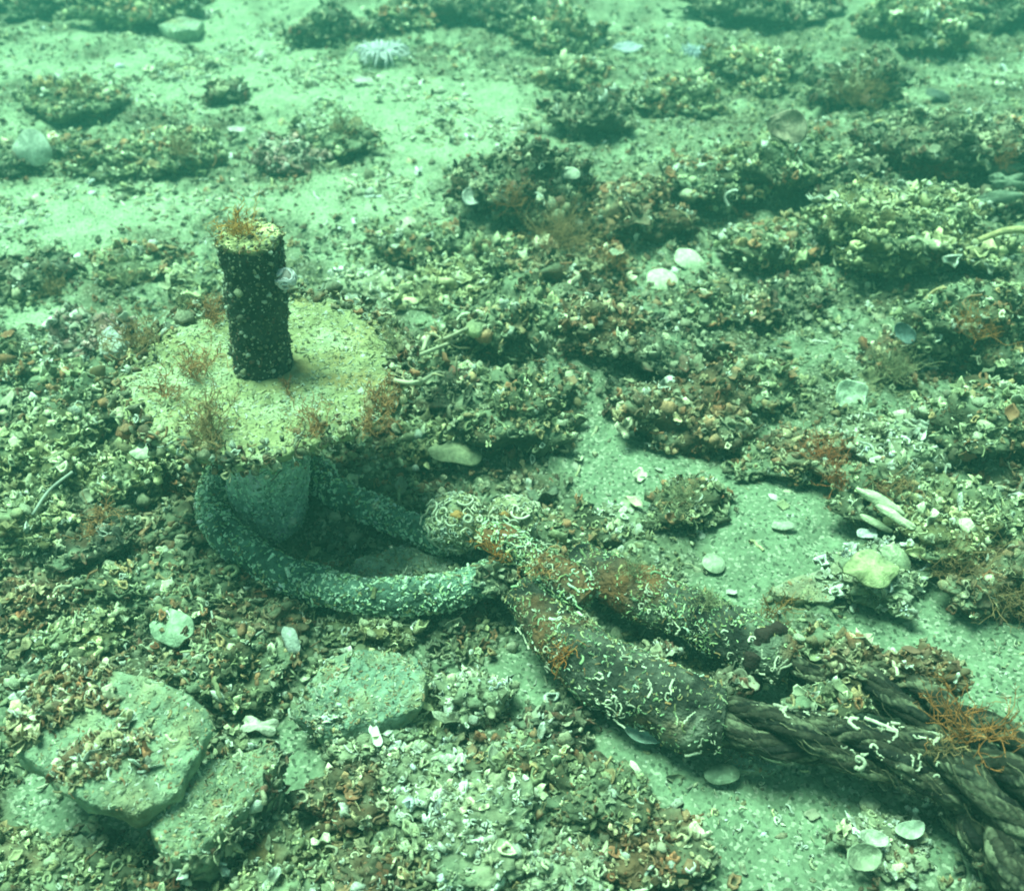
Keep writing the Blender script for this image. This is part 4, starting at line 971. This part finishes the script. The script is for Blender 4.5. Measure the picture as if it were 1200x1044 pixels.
shell(553, 236, 30, (.66, .66, .58), 'oval white shell on edge left of the weedy black clump', (.9, -.3), .7, .3, dz=.05, spin=.8)
shell(40, 185, 46, (.36, .38, .31), 'grey upright shell standing alone at the left margin of the far sand', (1.15, 0), .9, .15, dz=.07, flip=True)
shell(995, 470, 40, (.44, .50, .36), 'pale green scallop half standing between dark mussel and reddish clump', (.95, .1), .9, .25, dz=.05, ribs=0)
shell(760, 862, 54, (0.37, 0.46, 0.37), 'cupped white shell peeping out under the rusty patched sleeve', (.25, 0), .6, .35, dz=.01)
shell(1103, 116, 46, (.05, .06, .055), 'dark mussel shell lying on far clear sand', (.4, .3), .5, .35, flip=True, dz=.03, spin=.45, name='mussel_shell')
shell(921, 160, 50, (.26, .20, .14), 'brown grey fan shell stuck upright in the reef', (.95, .2), .75, .2, dz=.10, ribs=9)
shell(846, 909, 46, (0.22, 0.26, 0.17), 'flat greenish shell on shaded sand in front of the sleeve end', (.2, 0), .5, .2, flip=True)
shell(535, 535, 62, (.26, .26, .15), 'pale flat shell jutting from under the yellow ragged heap', (.25, .1), .55, .15, flip=True, dz=.06)
shell(203, 742, 66, (.30, .36, .24), 'ribbed fan shell lying behind the angular slab', (.5, -.2), .65, .10, flip=True, dz=.05, ribs=16, spin=-.5)
shell(340, 754, 36, (.40, .40, .36), 'smooth grey mussel shell beside the rounded stone', (.6, .5), .55, .35, flip=True, dz=.05, spin=-1.0, name='mussel_shell')
shell(1015, 628, 26, (0.49, 0.49, 0.45), 'small white flake at the top of the pale oyster lump', (.3, 0), .5, .2, dz=.05)
shell(305, 853, 44, (0.45, 0.43, 0.33), 'whitish oyster flake resting between the two slabs', (.3, .1), .45, .2, flip=True, dz=.05, ruffle=.25)
shell(836, 662, 28, (.34, .37, .25), 'round flat shell on the sand beyond the rear sleeve', (.3, 0), .9, .15, flip=True)
shell(1056, 397, 34, (.12, .16, .15), 'open dark mussel with pale inside, above the pale green scallop', (1.0, .5), .6, .45, dz=.09, name='mussel_shell')
shell(1020, 672, 62, (.34, .34, .17), 'large yellow oyster valve on the pale oyster lump', (.35, .1), .75, .10, flip=True, dz=.05, ruffle=.13, ribs=13, name='oyster_shell')
shell(1050, 660, 46, (.50, .52, .32), 'ribbed pale valve tilted at the right side of the yellow oyster valve', (.6, .6), .7, .12, flip=True, dz=.05, ribs=10, name='oyster_shell')
shell(918, 617, 30, (0.39, 0.40, 0.30), 'pale flake alone on channel sand left of the reddish clump', (.15, 0), .45, .2, flip=True)
shell(1008, 1008, 48, (0.29, 0.30, 0.20), 'crescent shell near the front edge of the sand', (.6, .2), .6, .45, dz=.0)
shell(1022, 985, 36, (0.42, 0.42, 0.32), 'white rimmed shell overlapping the crescent shell', (.3, .2), .55, .35, dz=.03)
shell(1066, 975, 34, (0.40, 0.42, 0.32), 'small cupped shell between the crescent shell and the dark rope', (.3, -.3), .6, .45, dz=.02)
shell(1020, 942, 24, (0.35, 0.33, 0.22), 'round pebble like shell uphill of the crescent shell', (.2, 0), .85, .6, flip=True, dz=.01)
shell(168, 533, 30, (.40, .42, .28), 'pale greenish flake on rubble left of the short wide pipe', (.4, 0), .6, .2, flip=True, dz=.06)
shell(665, 205, 30, (.4, .4, .3), 'small pale shell at the crest of the weedy black clump', (.4, 0), .7, .3, flip=True, dz=.14)
shell(735, 62, 34, (0.37, 0.37, 0.40), 'lilac white flake on far rubble between the two anemones', (.4, 0), .5, .2, dz=.02)
shell(425, 98, 24, (0.45, 0.42, 0.36), 'small pinkish white flake in front of the white anemone', (.3, 0), .5, .2, dz=.01)
shell(278, 155, 22, (0.46, 0.40, 0.36), 'small white flake on far sand between weed cap and pinkish lump', (.3, 0), .5, .2, dz=.01)
shell(477, 264, 24, (.5, .46, .32), 'round tan flake right of the post among rubble', (.4, 0), .8, .2, dz=.02, flip=True)
# leaning shell blades
for k, (u, v, sp_, lb) in enumerate([(1030, 595, -.6, 'long pale shell blade leaning on the olive clump, upper of the blades'), (1048, 612, -.7, 'long pale shell blade below the upper blade'), (1025, 618, -.5, 'short pale shell blade leftmost of the blades')]):
    shell(u, v, 62-10*k, (.50, .50, .32), lb, (.6, .2), .22, .12, flip=True, dz=.08, spin=sp_, name='oyster_shell')
# layered oyster ridges at the margin
for k, (u, v, lb) in enumerate([(1172, 205, 'topmost valve of the layered oyster ridges at the margin'), (1180, 222, 'middle valve of the layered oyster ridges at the margin'), (1172, 240, 'lowest valve of the layered oyster ridges at the margin')]):
    shell(u, v, 54, (.15, .17, .12), lb, (.75, .15), .35, .15, flip=True, dz=.10, ribs=12, spin=.3, name='oyster_shell', ruffle=.2)
# loose unnamed shells: real pieces one can see, told apart by nothing
src = [SHELL['olive'][k] for k in range(5)]+[SHELL['sand'][k] for k in range(6)]
LAND = [(447, 74, 'the white anemone'), (815, 68, 'the pale lilac anemone'), (688, 145, 'the lone dark boulder'), (268, 112, 'the tiny dark clump on far sand'), (188, 178, 'the weed capped far clump'),
        (342, 183, 'the pinkish lump'), (85, 122, 'the far red topped clump'), (210, 28, 'the far flat pale stone'), (40, 185, 'the grey upright shell'), (1103, 116, 'the far dark mussel'),
        (812, 492, 'the purple brown clump'), (805, 592, 'the hazy weed lump'), (1030, 672, 'the yellow oyster lump'), (940, 685, 'the flat greenish stone'), (975, 540, 'the reddish clump'), (995, 470, 'the pale green scallop'),
        (605, 500, 'the overhanging clump'), (600, 606, 'the two knobs'), (905, 745, 'the black collar'), (845, 905, 'the flat greenish shell'), (760, 862, 'the cupped shell under the sleeve'), (1040, 985, 'the pile of stacked shells'),
        (705, 925, 'the near olive clump'), (430, 805, 'the rounded green stone'), (255, 940, 'the long slab'), (125, 865, 'the angular slab'), (560, 822, 'the tall pale clump'), (775, 331, 'the two white shells')]
seen = set(); tries = 0
while len(seen) < 44 and tries < 4000:
    tries += 1; u = rng.uniform(20, 1180); v = rng.uniform(40, 1035); g = G(u, v)
    if rubble(g[0:1], g[1:2])[0] > .45: continue
    du, dv, nm = min(((u-a, v-b, c_) for a, b, c_ in LAND), key=lambda q: q[0]**2+(1.6*q[1])**2)
    if not 28 < math.hypot(du, 1.6*dv) < 130: continue
    rel = ('to the right of' if du > 0 else 'to the left of') if abs(du) > 1.6*abs(dv) else ('downhill from' if dv > 0 else 'uphill from')
    if (nm, rel) in seen: continue
    seen.add((nm, rel))
    o = bpy.data.objects.new('loose_shell', src[rng.integers(0, len(src))]); C.objects.link(o); tag(o, 'dull loose shell on sand %s %s' % (rel, nm), 'shell', 'small loose shells on open sand')
    q = rng.uniform(.008, .018)*(proj(g)[2]/2)**.6; o.scale = (q, q, q); o.location = tuple(g+np.array([0, 0, q*.02])); o.rotation_euler = (rng.normal(0, .5)+(math.pi if rng.random() < .5 else 0), rng.normal(0, .4), rng.uniform(0, 6.28))

# ------------------------------------------------------------------ anemones
def anemone(u, v, wpx, n, colr, label):
    g = G(u, v); R = wpx*.5/FPX*proj(g)[2]; rt = empty('sea_anemone', tuple(g), label, 'anemone'); og = tuple(g)
    mb = MB(); add_sweep(mb, np.array([g-[0, 0, .02], g+[0, 0, R*.15], g+[0, 0, R*.3], g+[0, 0, R*.32]]), [R*.35, R*.33, R*.42, R*.1], 18, np.array(colr)*.6); mb.build('column', M_tube, rt, og)
    for k in range(n):
        a = 6.28*k/n+rng.normal(0, .12); rr = rng.uniform(.55, 1.0); d = np.array([math.cos(a), math.sin(a), 0]); b = g+d*R*.3+[0, 0, R*.3]
        q = np.array([b, b+d*R*.3*rr+[0, 0, R*.18*rng.uniform(.5, 1.5)], b+d*R*.55*rr+[0, 0, R*.2*rng.uniform(-.2, 1.6)], b+d*R*.8*rr+rng.normal(0, R*.06, 3)+[0, 0, R*rng.uniform(-.2, .35)]])
        mb = MB(); add_sweep(mb, smooth_path(q, 9), np.linspace(R*.055, R*.028, 9), 6, np.array(colr)*rng.uniform(.85, 1.1)); mb.build('tentacle', M_tube, rt, og)
anemone(447, 74, 66, 54, (.52, .49, .50), 'white anemone with spread tentacles on the far sand')
anemone(815, 68, 40, 34, (.33, .36, .40), 'pale lilac anemone, smaller, at the far side right of the rubble')

# specks drifting in the water
n = 90; u = rng.uniform(-100, 1300, n); v = rng.uniform(-60, 1100, n); q = rng.uniform(.35, .9, n)[:, None]
p = P(u, v, 0*u)*q+np.array([0, 0, CAM_H])*(1-q); mb = MB(); scatter(mb, KNOB, p, UPV, rng.uniform(.0006, .0015, n), np.tile([[.5, .5, .42]], (n, 1)), 1.); stuff(mb.build('drifting_specks', M_shell))
